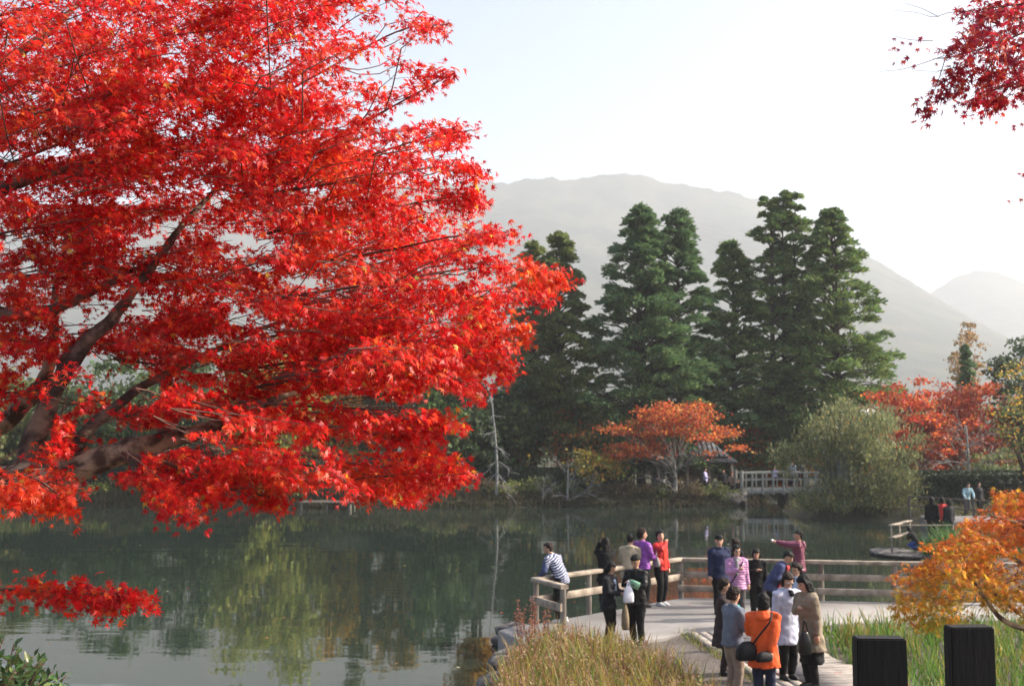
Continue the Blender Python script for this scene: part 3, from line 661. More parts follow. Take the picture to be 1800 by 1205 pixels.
leafy('larch_tree', 'tall thin rust-coloured conifer above the crimson maples', b, H, [(0, 0, H * .72, 1.3, 1.3, H * .27)], 60, 30, .26, [(0.34, .21, .11), (.40, .25, .12), (.25, .20, .09)], .16, flat=.5, clump=.5, seed=8)
b, H = by(1702, 606, 83)
cedar(b, H, 1.1, 'small dark pointed conifer in front of the rust-coloured conifer', None, CB, npad=50, nl=80, seed=5, low=.4)
simple('pine_tree', 'dark pine with irregular top at the right edge', 1790, 582, 72, 90, DRK, 70, 70, .26, 9, flat=.4, lo=.3)
simple('autumn_tree', 'thin golden-brown tree overhanging the right edge', 1800, 610, 58, 100, OLV + OLV + MID + YEL, 55, 32, .2, 10, flat=.35, lo=.25)
simple('shaped_pine', 'clipped olive green pine with flat tiers by the right hedge', 1760, 790, 66, 110, OLV + MID, 40, 60, .2, 12, flat=.25, lo=.35)
# distant mixed trees behind the cedars
bgx = list(range(820, 1640, 62)) + [1640, 1745, 1850, 1950]
ORD = 'first second third fourth fifth sixth seventh eighth ninth tenth eleventh twelfth thirteenth fourteenth fifteenth sixteenth seventeenth eighteenth nineteenth twentieth'.split()
bgc = [0, 0, 0]
BGL = ['far tree behind the cedars, %s in the gaps between trunks' % c for c in ('olive', 'golden', 'deep green')]
for i, px in enumerate(bgx):
    k = i % 3
    t = simple('distant_tree', BGL[k], px + rnd.uniform(-12, 12), rnd.uniform(700, 738), rnd.uniform(98, 118), rnd.uniform(95, 130), [OLV, YEL + OLV, MID][k], 55, 42, .42, 200 + i, clump=1.1)
    t['group'] = 'far trees behind the cedars'; t['label'] = '%s far %s tree from the left, behind the cedars' % (ORD[bgc[k]], ('olive', 'golden', 'deep green')[k]); bgc[k] += 1
bgl = list(range(-120, 800, 80))
for i, px in enumerate(bgl):
    t = simple('distant_tree', 'far dark green tree glimpsed through the red maple', px, rnd.uniform(650, 690), rnd.uniform(92, 110), 140, MID + DRK, 50, 42, .42, 260 + i, clump=1.1)
    t['group'] = 'far green trees behind the left shore'; t['label'] = 'far dark green tree glimpsed through the red maple, %s from the left' % ORD[i]

# ------------------------------------------------------------------ willow bush
wb = gp(1487, 908, 0.1); wx = wb[0]; wd = 59.0; g = hz(wx, wd)
leafy('willow_bush', 'huge round grey-green willow bush on the right bank', (wx, wd, g), 6.2, [(0.7, 0, 3.8, 2.3, 2.4, 1.9), (-0.9, 0, 3.2, 2.3, 2.2, 1.3), (2.3, 0, 2.7, 1.9, 2.2, 2.1), (1.2, -.9, 1.7, 2.6, 2.0, 1.4), (-2.6, .2, 2.6, 1.2, 1.5, .9), (.2, -1.3, .7, 3.2, .8, .6), (-1.9, -.4, 1.0, 1.2, 1.2, .8)],
      150, 150, .24, WIL, .13, cat='bush', bark=M_GREYBARK, flat=.8, clump=.66, stems=16, seed=14, up=1.3, tpl=SLIM)

# ------------------------------------------------------------------ bare and dead trees
def bare_tree(name, label, base, H, spread, seed, bark, levels=3, r0=.12, drop=0.0, n0=9, low=.25):
    r = random.Random(seed); t = empty(name, base); tag(t, label, 'tree'); mt = MB(); mbr = MB()
    top = np.array([r.uniform(-.1, .1) * H, 0, H]); c = curve([(0, 0, -.2), (r.uniform(-.04, .04) * H, 0, H * .4), top], 10)
    tube(mt, c, np.linspace(r0, r0 * .25, 10), 7); mt.build('trunk', bark, t, smoothf=True, col=False)
    def grow(p, d, l, rad, lev):
        pts = [p]; q = p.copy(); dd = d.copy()
        for k in range(4):
            dd = nrm(dd + rdir(1)[0] * .25 + np.array([0, 0, .05 - drop * .25])); q = q + dd * l / 4; pts.append(q.copy())
        tube(mbr, pts, np.linspace(rad, rad * .4, 5), 4)
        if lev > 0:
            for k in range(4): grow(pts[1 + k % 4], nrm(dd + rdir(1)[0] * .9), l * r.uniform(.4, .65), rad * .5, lev - 1)
    for k in range(n0):
        f = low + (1 - low) * (k + r.random()) / n0; i = min(int(f * 9), 9); a = r.uniform(0, 6.28)
        grow(c[i], nrm((math.cos(a), math.sin(a) * .7, .5 - drop)), spread * (1.15 - f * .8) * r.uniform(.7, 1.1), r0 * .4 * (1.1 - f * .6), levels - 1)
    mbr.build('branches', bark, t, col=False)['kind'] = 'stuff'; return t
p = gp(872, 882, 0.25)
bare_tree('dead_tree', 'slim dead grey tree with drooping bare branches on the far shore', (p[0], 69.6, 0.2), 7.6, 1.5, 3, M_DEADWOOD, 2, .12, .75, 22, .12)
p = gp(1000, 885, .3); bare_tree('dead_shrub', 'tangled grey dead shrub leaning over the far waterline', (p[0], 69.4, 0.25), 2.6, 1.9, 5, M_DEADWOOD, 3, .09, .1, 9, .1)
p = gp(955, 885, .3); bare_tree('dead_shrub', 'low grey twiggy shrub between dead tree and dead shrub', (p[0], 69.3, 0.25), 1.6, 1.6, 6, M_DEADWOOD, 3, .05, 0, 9, .1)
p = gp(1180, 878, .3); bare_tree('bare_tree', 'spreading bare grey tree in front of the hut', (p[0], 70.4, 0.3), 3.9, 2.7, 8, M_GREYBARK, 3, .15, .05, 9, .3)
p = gp(1702, 838, .5); bare_tree('bare_tree', 'bare pale grey tree before the crimson maples', (at(1702, 838, 66)[0], 66, 0.6), 4.4, 3.6, 12, M_GREYBARK, 3, .16, 0, 12, .18)

# ------------------------------------------------------------------ hedges and shore plants
def hedge(label, px0, px1, pytop, d, dep, cols, n):
    x0 = at(px0, pytop, d)[0]; x1, zt = xz(px1, pytop, d); g = hz((x0 + x1) / 2, d); t = empty('hedge', ((x0 + x1) / 2, d, g)); tag(t, label, 'hedge')
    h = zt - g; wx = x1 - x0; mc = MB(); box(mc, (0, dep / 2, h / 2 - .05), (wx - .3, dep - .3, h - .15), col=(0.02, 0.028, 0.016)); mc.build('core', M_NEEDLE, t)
    mc = MB(); f = npr.random(n); P = np.empty((n, 3)); N = np.empty((n, 3)); top = f < .35
    P[:, 0] = npr.uniform(-wx / 2, wx / 2, n); P[:, 1] = np.where(top, npr.uniform(0, dep, n), npr.normal(.06, .06, n)); P[:, 2] = np.where(top, h - .08 + npr.normal(0, .05, n), npr.uniform(0, h, n))
    N[:] = np.where(top[:, None], np.array([0, 0, 1.0]), np.array([0, -1.0, .2])); A = rdir(n)
    cards(mc, RHOMB, P, A, N + rdir(n) * .8, npr.uniform(.1, .22, n), pal(cols, n, .2)); mc.build('foliage', M_NEEDLE, t); return t
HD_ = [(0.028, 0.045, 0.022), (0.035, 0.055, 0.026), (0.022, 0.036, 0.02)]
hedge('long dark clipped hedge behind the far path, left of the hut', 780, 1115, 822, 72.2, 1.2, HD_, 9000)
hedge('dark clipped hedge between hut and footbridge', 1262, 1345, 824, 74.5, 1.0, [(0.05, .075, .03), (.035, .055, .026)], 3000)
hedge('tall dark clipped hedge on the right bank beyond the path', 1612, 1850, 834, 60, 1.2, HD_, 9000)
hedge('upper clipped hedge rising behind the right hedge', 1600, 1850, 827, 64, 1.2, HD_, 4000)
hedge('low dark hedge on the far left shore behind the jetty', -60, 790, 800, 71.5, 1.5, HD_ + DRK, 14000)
SG = 'low shrubs along the far waterline'
SL = ['low green shrub at the far waterline', 'low brownish shrub at the far waterline', 'low yellow-green shrub at the far waterline']
SP = [MID + OLV, [(0.16, .12, .07), (.12, .10, .06)], YGR + OLV]
k = 0; sc = [0, 0, 0]
for px in list(range(0, 1300, 34)) + [1345, 1380]:
    d = 69.6 + (0.5 if px < 900 else .9); x = at(px + rnd.uniform(-10, 10), 870, d)[0]; s = rnd.uniform(.6, 1.25); j = rnd.choice([0, 0, 1, 1, 2])
    if px > 1300: d = 73.5
    t = leafy('shrub', SL[j], (x, d, hz(x, d) - .1), s, [(0, 0, s * .5, s * 1.1, s * .7, s * .5)], 14, 40, .16, SP[j], .03, cat='shrub', group=SL[j][4:] + 's', clump=.4, seed=300 + k, up=.6); k += 1
    t['group'] = SG; t['label'] = '%s, %s of its colour from the left' % (SL[j], ORD[sc[j]]); sc[j] += 1

# ================================================================== foreground red maple
RD = [(0.60, 0.012, 0.012), (0.66, 0.022, 0.014), (0.55, 0.008, 0.014), (0.66, 0.045, 0.018), (0.48, 0.008, 0.016), (0.70, 0.03, 0.022), (0.62, 0.012, 0.012), (0.58, 0.01, 0.012), (0.72, 0.11, 0.022)]
class Leaves:
    def __init__(s): s.P = []; s.A = []; s.N = []; s.S = []
    def put(s, p, a, n, sz): s.P.append(p); s.A.append(a); s.N.append(n); s.S.append(sz)
EY = np.array([(-300, 700), (-50, 705), (0, 712), (25, 735), (40, 800), (55, 760), (75, 715), (100, 700), (115, 740), (125, 805), (140, 770), (160, 745), (185, 735), (200, 715), (215, 760), (228, 835), (245, 800), (262, 790), (285, 820), (297, 848), (320, 825), (350, 838), (375, 805),
    (395, 815), (405, 900), (420, 880), (440, 880), (455, 930), (480, 985), (500, 990), (530, 960), (560, 935), (590, 925), (610, 905), (640, 898), (665, 885), (690, 835), (705, 790), (715, 740), (725, 760), (740, 815), (760, 790), (775, 760), (790, 735), (800, 770), (830, 826), (850, 790), (865, 740), (880, 660), (895, 560), (1300, 560)], float)
BY = np.array([(-400, 930), (100, 940), (135, 925), (150, 850), (190, 835), (205, 880), (300, 925), (370, 938), (400, 930), (430, 900), (505, 905), (530, 850), (560, 850), (600, 875), (740, 880), (825, 850), (1100, 700)], float)
def in_crown(p):
    v = np.asarray(p) - np.array([0, 0, CAMZ]); z = v @ CF; x = 900 + FPX * v[0] / z; y = 602.5 - FPX * (v @ CU) / z
    if y > 985: return x < 262 and y < 1082
    return x < np.interp(y, EY[:, 0], EY[:, 1]) + 6 and y < np.interp(x, BY[:, 0], BY[:, 1])
def spray(lv, tw, p0, d, length, width, r, dens=1.0, size=.060, tilt=None, droop=.18, lim=None):
    """flat fan of twigs with opposite leaves; d = direction of growth"""
    d = nrm(d); up = np.array([0, 0, 1.0])
    side = nrm(np.cross(d, up)) ; nrmv = nrm(np.cross(side, d)); ti = r.gauss(0, .45) if tilt is None else tilt
    side = side * math.cos(ti) + nrmv * math.sin(ti); nrmv = nrm(np.cross(side, d))
    n = max(4, int(length / .085)); q = np.array(p0, float); pts = [q.copy()]; dd = d.copy(); step = length / n
    for i in range(n):
        dd = nrm(dd + rdir(1)[0] * .10 - up * droop * (i / n) * .5); q = q + dd * step
        if lim and not lim(q): break
        pts.append(q.copy())
        f = (i + 1) / n
        if r.random() < .95:
            for sg in (-1, 1):
                l = width * (1 - f * .75) * r.uniform(.45, 1.1); tdir = nrm(dd * .75 + side * sg * r.uniform(.6, 1.0) - up * .12 + rdir(1)[0] * .15)
                e = q + tdir * l; m = (q + e) / 2 + nrmv * .02
                if lim and not lim(e): continue
                if l > .07: tube(tw, [q, m, e], [.0016, .0012, .0008], 3, cap=False)
                k = max(1, int(l / .062 * dens))
                for j in range(k):
                    if r.random() > dens: continue
                    o = q + tdir * l * (j + 1) / k + rdir(1)[0] * .014
                    for s2 in (-1, 1):
                        if r.random() < .22: continue
                        a = nrm(tdir * .75 + side * s2 * .8 + d * .25 - up * r.uniform(.1, .85) + rdir(1)[0] * .25)
                        nn = nrm(up * .6 + rdir(1)[0] * .65 + np.array([.2, -.6, 0]) + d * .3)
                        lv.put(o + a * .02, a, nn, size * r.uniform(.62, 1.2))
                a = nrm(tdir - up * r.uniform(.1, .6) + rdir(1)[0] * .2); lv.put(e, a, nrm(up + rdir(1)[0] * .7 + np.array([0, -.4, 0])), size * r.uniform(.75, 1.2))
    if len(pts) < 3: return
    q = pts[-1]; a = nrm(dd - up * .3); lv.put(q, a, nrm(up + rdir(1)[0] * .5), size)
    tube(tw, pts, np.linspace(.0034, .0012, len(pts)), 4, cap=False)

GAPS = [(690, 712, 120, 7), (660, 786, 60, 9), (790, 700, 40, 10), (745, 95, 45, 16), (750, 195, 50, 18), (775, 272, 45, 8), (850, 440, 40, 10), (190, 806, 62, 26), (275, 772, 60, 22), (350, 745, 45, 14), (70, 745, 22, 40), (225, 352, 26, 12), (410, 418, 34, 10), (255, 425, 22, 9), (290, 470, 20, 10), (128, 560, 18, 28), (250, 545, 20, 10), (175, 640, 36, 18), (420, 560, 24, 12), (95, 265, 30, 10), (15, 275, 20, 14), (20, 425, 18, 14),
        (250, 690, 34, 22), (170, 760, 44, 40), (355, 645, 30, 12), (168, 870, 38, 44), (110, 700, 26, 30), (25, 790, 40, 40), (380, 790, 30, 14), (460, 470, 26, 10), (300, 400, 20, 14), (50, 470, 20, 14), (500, 770, 22, 16), (545, 800, 20, 20), (620, 700, 60, 8), (350, 780, 26, 12), (60, 660, 20, 16)]
def gapped(px, py, k=1.0):
    for (cx, cy, a, b) in GAPS:
        if ((px - cx) / (a * k)) ** 2 + ((py - cy) / (b * k)) ** 2 < 1: return True
    return False
def proj(p):
    v = np.asarray(p) - np.array([0, 0, CAMZ]); z = v @ CF; return 900 + FPX * v[..., 0] / z, 602.5 - FPX * (v @ CU) / z
mr = random.Random(5)
LV = Leaves(); TW = MB()
mp_base = np.array([-4.25, 6.6, 0]); mp_base[2] = hz(*mp_base[:2])
maple = empty('red_maple', mp_base); tag(maple, 'brilliant red maple filling the left half of the view', 'tree')
def limb(pts, r0, r1, name='limb', m=M_BARK, n=None, sides=10):
    P = curve([at(*p) if len(p) == 3 and p[2] > 0 and p[0] > -990 else p for p in pts], n or 6 * len(pts))
    k = len(P); P = P + np.stack([npr.normal(0, .006, k)] * 3, 1) * (r0 > .02)
    mb = MB(); tube(mb, P - mp_base, np.linspace(r0, r1, k) * (1 + npr.normal(0, .05, k) * (r0 > .02)), sides); mb.build(name, m, maple, smoothf=True, col=False); return P
def W3(x, y, z): return np.array([x, y, z])
fork = at(-300, 900, 6.3)
mb = MB(); c = curve([mp_base - (0, 0, .3), mp_base + (0.05, 0, .5), fork + (0.02, 0, -.1), fork + (.25, 0, .25)], 14); tube(mb, c - mp_base, np.linspace(.30, .19, 14) * (1 + npr.normal(0, .03, 14)), 14); mb.build('trunk', M_BARK, maple, smoothf=True, col=False)
def lb(pts, r0, r1, m=M_BARK, **k):
    P = curve([at(*p) for p in pts], 6 * len(pts)); kk = len(P); ns = np.cumsum(npr.normal(0, 1, (kk, 3)), 0); ns -= np.linspace(0, 1, kk)[:, None] * ns[-1]
    P = P + ns * .004
    mb = MB(); tube(mb, P - mp_base, (r1 + (r0 - r1) * (1 - np.linspace(0, 1, kk)) ** 1.7) * (1 + npr.normal(0, .04, kk)) * np.minimum(1, .15 + 4 * (1 - np.linspace(0, 1, kk))), 9); mb.build('limb', m, maple, smoothf=True, col=False); return P
lb([(-310, 900, 6.3), (-60, 866, 6.1), (30, 848, 6.0), (120, 826, 6.0), (220, 790, 6.0), (300, 765, 6.1), (370, 748, 6.1), (440, 718, 6.2), (540, 680, 6.3), (640, 640, 6.5)], .15, .02, M_BARKP)
lb([(-310, 900, 6.3), (-60, 880, 6.2), (20, 850, 6.1), (62, 760, 6.05), (100, 678, 6.0), (150, 612, 6.0), (215, 545, 6.1), (285, 462, 6.2), (335, 390, 6.3), (400, 310, 6.6), (460, 200, 6.9), (505, 40, 7.2)], .10, .008)
lb([(100, 678, 6.0), (112, 630, 6.1), (150, 590, 6.2), (185, 570, 6.3)], .035, .015)
lb([(125, 800, 6.05), (180, 735, 6.15), (275, 662, 6.3), (400, 605, 6.5), (520, 555, 6.7), (660, 520, 6.9)], .042, .01)
lb([(-310, 880, 6.5), (-100, 790, 6.7), (0, 745, 6.7), (55, 695, 6.7), (84, 650, 6.75), (96, 575, 6.8), (104, 480, 6.9), (130, 380, 7.0)], .10, .02, M_BARKP)
lb([(-310, 860, 6.4), (-200, 600, 6.2), (-60, 556, 6.1), (0, 552, 6.1), (90, 546, 6.1), (150, 516, 6.2), (240, 470, 6.3), (320, 440, 6.4)], .09, .014)
lb([(-310, 860, 6.4), (-260, 500, 6.3), (-80, 352, 6.3), (0, 330, 6.3), (60, 312, 6.3), (130, 292, 6.4), (250, 300, 6.6)], .10, .02)
lb([(286, 770, 6.2), (292, 690, 6.4), (300, 590, 6.6), (306, 520, 6.8), (330, 430, 7.0)], .042, .012)
lb([(-310, 860, 6.4), (-250, 350, 6.6), (-60, 150, 6.9), (80, 60, 7.0), (200, -60, 7.2)], .09, .02)
# boughs carrying the sprays: (points px, py), depth, vertical scatter, number of sprays
BOUGHS = [
 ([(330, 160), (500, 60), (650, -30)], 6.6, 40, 14), ([(380, 230), (560, 130), (700, 55), (790, 42)], 6.4, 20, 13), ([(470, 300), (620, 225), (740, 160), (800, 128)], 6.2, 22, 13),
 ([(430, 340), (600, 290), (740, 245), (830, 228)], 6.4, 26, 14), ([(470, 340), (650, 312), (780, 292), (842, 298)], 6.0, 20, 12), ([(470, 410), (650, 372), (770, 350), (832, 345)], 6.5, 26, 14),
 ([(500, 470), (680, 440), (800, 415), (895, 408)], 6.2, 18, 13), ([(450, 530), (650, 500), (850, 470), (985, 488)], 6.0, 20, 17), ([(430, 600), (640, 560), (820, 525), (975, 512)], 6.4, 22, 17),
 ([(420, 650), (620, 620), (800, 585), (920, 575)], 6.1, 20, 15), ([(450, 680), (650, 645), (800, 625), (890, 645)], 6.3, 20, 15), ([(480, 665), (640, 640), (770, 650), (830, 685)], 5.8, 14, 11),
 ([(410, 705), (560, 715), (690, 722), (808, 745)], 6.0, 14, 15), ([(440, 735), (560, 745), (650, 760), (750, 790)], 6.2, 16, 12), ([(370, 748), (440, 790), (560, 822), (700, 838), (820, 832)], 6.0, 13, 16), ([(560, 800), (640, 835), (720, 865)], 6.2, 12, 7),
 ([(215, 795), (300, 815), (400, 858), (500, 875)], 5.7, 10, 11), ([(215, 800), (270, 825), (360, 868)], 5.9, 10, 8), ([(240, 805), (340, 805), (450, 805)], 6.0, 12, 9), ([(-60, 830), (40, 835), (85, 855), (112, 880)], 5.4, 6, 7), ([(-80, 860), (0, 855), (60, 865)], 5.6, 6, 3),
 ([(-60, 1040), (20, 1034), (110, 1042), (225, 1046)], 5.2, 0, 5),
 ([(-120, 340), (100, 255), (300, 180), (450, 110)], 6.3, 40, 24), ([(-120, 210), (100, 120), (300, 60), (480, -20)], 6.5, 45, 26), ([(-120, 60), (100, 0), (250, -50)], 6.6, 45, 16), ([(60, 200), (250, 150), (430, 180), (560, 190)], 6.0, 40, 20),
 ([(-80, 430), (60, 400), (150, 410)], 6.2, 26, 10), ([(-100, 500), (80, 480), (230, 450), (350, 490)], 6.4, 24, 15), ([(80, 300), (250, 270), (420, 250)], 6.5, 30, 16), ([(250, 500), (380, 480), (540, 440)], 6.5, 24, 13), ([(380, 330), (480, 360), (560, 420)], 6.7, 26, 10),
 ([(120, 610), (250, 590), (400, 560)], 6.7, 16, 12), ([(-80, 640), (0, 610), (70, 600)], 6.4, 20, 9), ([(-60, 710), (30, 690), (110, 735)], 6.5, 14, 8), ([(200, 630), (300, 640), (430, 625)], 6.4, 16, 12), ([(210, 735), (310, 705), (450, 690)], 6.2, 15, 12),
 ([(150, 700), (220, 720), (130, 740)], 6.8, 10, 4), ([(20, 830), (80, 820), (120, 850)], 5.7, 10, 5), ([(60, 800), (100, 790)], 6.0, 8, 3), ([(120, 760), (150, 770)], 6.1, 6, 2)]
for bi, (pts, d, sp, ns) in enumerate(BOUGHS):
    ctrl = [at(px, py, d + (k / max(1, len(pts) - 1)) * mr.uniform(-.7, .5) * (pts[0][1] < 1000)) for k, (px, py) in enumerate(pts)]
    C = curve(ctrl, 24)
    tube(TW, C, np.linspace(.010, .0022, 24), 6, cap=False)
    ppm = FPX / d
    for k in range(ns):
        f = (k + mr.random()) / ns * .86; i = int(f * 23); base = C[i]
        tdir = nrm(C[min(i + 2, 23)] - C[max(i - 1, 0)])
        off = np.array([0, mr.gauss(0, .55) * (0 if pts[0][1] > 1000 else .4 if pts[0][1] > 780 else 1), mr.gauss(0, sp * .55) / ppm]) * (1 if f < .5 else .6 if f < .68 else .28)
        rem = 1 - f
        L_ = mr.uniform(.34, .62) * (0.75 + .35 * rem)
        L_ = min(L_, max(.14, np.linalg.norm(C[-1] - base) + .04))
        dr = nrm(tdir + np.array([0, mr.gauss(0, .35 if pts[0][1] < 1000 else .05), mr.gauss(0, .18) * (1 if f < .6 else .5)]))
        p0 = base + off - dr * .05
        if np.linalg.norm(off) > .12: tube(TW, curve([C[max(i - 4, 0)], (C[max(i - 4, 0)] + p0) / 2 - (0, 0, .03), p0], 5), np.linspace(.004, .0034, 5), 4, cap=False)
        spray(LV, TW, p0, dr, L_, mr.uniform(.13, .24) * (.2 if pts[0][1] > 1000 else .7 if pts[0][1] > 780 else 1), mr, dens=.85, droop=.03 if pts[0][1] > 690 else .14, tilt=1.2 if pts[0][1] > 1000 else None, lim=in_crown)
    tipd = nrm(C[-1] - C[-4]); spray(LV, TW, C[-7], nrm(C[-1] - C[-7]), np.linalg.norm(C[-1] - C[-7]) + .05, .075, mr, dens=.75, droop=.05, lim=in_crown)
# random filling sprays in the dense middle of the crown
FILL = [(-60, -60, 560, 180, 74), (-60, 120, 560, 330, 80), (380, 250, 640, 420, 40), (420, 400, 720, 560, 40), (430, 540, 740, 660, 36), (330, 560, 520, 760, 22), (-60, 200, 200, 330, 18), (-40, 350, 420, 500, 52), (-40, 480, 380, 600, 30), (-60, 290, 470, 400, 46)]
for (x0, y0, x1, y1, n) in FILL:
    for k in range(n):
        px, py = mr.uniform(x0, x1), mr.uniform(y0, y1)
        if gapped(px, py, 1.2): continue
        p = at(px, py, mr.uniform(5.6, 8.0)); ang = math.atan2(640 - py, px + 320) * .6
        dr = nrm(np.array([math.cos(ang), mr.gauss(0, .4), math.sin(ang) + mr.gauss(0, .15)])); spray(LV, TW, p - dr * .2, dr, mr.uniform(.35, .6), mr.uniform(.14, .24), mr, dens=.85, lim=in_crown)
def finish_leaves(lv, tw, parent, base, cols, mats, gap=True, nbig=300, tpl=MAPLES, colfn=None, dup=1):
    P = np.array(lv.P); A = np.array(lv.A); N = np.array(lv.N); S = np.array(lv.S)
    for _ in range(dup):
        n0 = len(lv.P); k0 = npr.random(n0) < .9
        P = np.concatenate([P, (np.array(lv.P) + npr.normal(0, 1, (n0, 3)) * (.035, .05, .028) - (0, 0, .012))[k0]]); A = np.concatenate([A, (np.array(lv.A) + rdir(n0) * .6)[k0]])
        N = np.concatenate([N, (np.array(lv.N) + rdir(n0) * .5 + (0, -.3, 0))[k0]]); S = np.concatenate([S, (np.array(lv.S) * npr.uniform(.75, 1.15, n0))[k0]])
    px, py = proj(P)
    if gap:
        keep = np.array([not gapped(x, y) for x, y in zip(px, py)]) | (npr.random(len(P)) < .06)
        keep &= (px > -330) & (py > -260)
        P, A, N, S, px, py = P[keep], A[keep], N[keep], S[keep], px[keep], py[keep]
    C = pal(cols, len(P), .13) if colfn is None else colfn(P)
    vis = (px > 5) & (px < 1795) & (py > 5) & (py < 1200)
    score = S / P[:, 1] * vis
    # the largest in the picture that nothing hides: the nearest leaves
    order = np.argsort(-np.where(vis, S / P[:, 1] ** 2.2, 0))[:nbig]; big = np.zeros(len(P), bool); big[order] = True
    mb = MB(); tl = tpl if isinstance(tpl, list) else [tpl]; pick = npr.integers(0, len(tl), len(P))
    for q, tq in enumerate(tl): u = (~big) & (pick == q); cards(mb, tq, P[u] - base, A[u], N[u], S[u], C[u])
    o = mb.build('foliage', mats, parent); o['kind'] = 'stuff'
    protos = []
    for k in range(10):
        mb = MB(); cards(mb, tl[k % len(tl)], [(0, 0, 0)], [(0, 1, 0)], [(0, 0, 1)], [1.0], C[order[k % len(order)]][None] if len(order) else [cols[0]]); me = mb.mesh('leaf'); me.materials.append(mats); protos.append(me)
    for k, i in enumerate(order):
        if not vis[i]: continue
        a = nrm(A[i]); b = nrm(np.cross(a, N[i])); n = np.cross(b, a); s = S[i]
        o = bpy.data.objects.new('leaf', protos[k % 10]); COL.objects.link(o); o.parent = parent
        q = P[i] - base; o.matrix_basis = Matrix(((b[0] * s, a[0] * s, n[0] * s, q[0]), (b[1] * s, a[1] * s, n[1] * s, q[1]), (b[2] * s, a[2] * s, n[2] * s, q[2]), (0, 0, 0, 1)))
    print(parent.name, 'leaves', len(P))
TW.v = [v - mp_base for v in TW.v]; o = TW.build('twigs', M_TWIG, maple, col=False); o['kind'] = 'stuff'
def redcol(P):
    n = len(P); C = pal(RD, n, .15); k = np.array([mnoise.noise(Vector(p) * 1.6) for p in P]) + npr.normal(0, .16, n)
    o = np.clip((k - .25) / .4, 0, 1)[:, None] * .6; C = C * (1 - o * .75) + pal([(0.74, .10, .02), (.72, .17, .03)], n, .12) * o * .75
    y = npr.random(n) < .012; C[y] = pal([(0.75, .33, .04), (.6, .4, .06)], int(y.sum()), .1); d = npr.random(n) < .05; C[d] *= (.55, .9, 1.0); return C
finish_leaves(LV, TW, maple, mp_base, RD, M_MAPLE, dup=4, colfn=redcol)

# ------------------------------------------------------------------ maple branches, upper right, backlit darkness painted into the leaves
LV2 = Leaves(); TW2 = MB(); tb = np.array([5.6, 6.6, 0]); tb[2] = hz(5.6, 6.6)
mp2 = empty('backlit_maple', tb); tag(mp2, 'purple-red maple branches, darkened as if backlit, hanging in at the upper right corner', 'tree')
jn = at(2250, 150, 6.4)
mb = MB(); tube(mb, curve([tb - tb - (0, 0, .2), np.array([.1, 0, 1.2]), at(2480, 420, 6.5) - tb, jn - tb, at(2150, -60, 6.3) - tb], 16), np.linspace(.16, .05, 16), 10); mb.build('trunk', M_BARK, mp2, smoothf=True, col=False)
for (pts, d, sp, ns, l, dn) in (([(2250, 150), (2000, -30), (1860, 30), (1750, 78), (1680, 98), (1640, 104)], 5.9, 12, 13, .26, .5), ([(2150, -60), (1960, -20), (1850, 0), (1760, 12), (1690, 22)], 6.1, 14, 12, .26, .5),
                            ([(2250, 150), (2000, 100), (1880, 60), (1800, 70), (1720, 110)], 6.3, 14, 10, .26, .5), ([(2250, 150), (2000, 160), (1860, 125), (1780, 148), (1720, 166)], 6.0, 5, 7, .22, .5), ([(2250, 150), (2000, 130), (1870, 130), (1800, 145), (1740, 155)], 5.9, 5, 5, .2, .45)):
    C = curve([at(px, py, d + k * .03) for k, (px, py) in enumerate(pts)], 30); tube(TW2, C, np.linspace(.010, .002, 30), 5, cap=False)
    for k in range(ns):
        f = .42 + (k + mr.random()) / ns * .52; i = int(f * 29); off = np.array([0, mr.gauss(0, .2), mr.gauss(0, sp * .6) * d / FPX])
        dr = nrm(C[min(i + 2, 29)] - C[i - 1] + np.array([0, mr.gauss(0, .3), mr.gauss(0, .2)])); spray(LV2, TW2, C[i] + off * (1 - f) * 1.6, dr, l * mr.uniform(.7, 1.2), .12, mr, dens=dn + .4, size=.066, droop=.03)
for (pts, d) in (([(1700, 20), (1670, 22), (1640, 30), (1610, 22), (1572, 19)], 6.1), ([(1650, 30), (1620, 15), (1590, 6)], 6.1), ([(1660, 98), (1620, 112), (1585, 122), (1545, 126)], 5.9), ([(1640, 72), (1600, 70), (1570, 63)], 6.0), ([(1690, 115), (1650, 125), (1610, 124)], 5.9)):
    C = curve([at(px, py, d) for px, py in pts], 12); tube(TW2, C, np.linspace(.0022, .0009, 12), 4, cap=False)
for (px, py) in ((1572, 68), (1587, 75), (1618, 66), (1594, 103), (1588, 108), (1697, 168), (1694, 183), (1795, 350), (1800, 305), (1797, 218)):
    LV2.put(at(px, py, 6.0), nrm((-.3, 0, -1) + rdir(1)[0] * .5), nrm((0, -1, .3) + rdir(1)[0] * .4), .05)
TW2.v = [v - tb for v in TW2.v]; TW2.build('twigs', M_TWIG, mp2, col=False)['kind'] = 'stuff'
PUR = [(0.40, 0.018, 0.04), (0.50, 0.018, 0.03), (0.28, 0.016, 0.05), (0.60, 0.07, 0.03)]  # reds and purples deepened: the backlit look is painted into the leaf colour
finish_leaves(LV2, TW2, mp2, tb, PUR, foliage('maple_leaf_backlit', .5, .45, .35, 1.3), gap=False, dup=2)

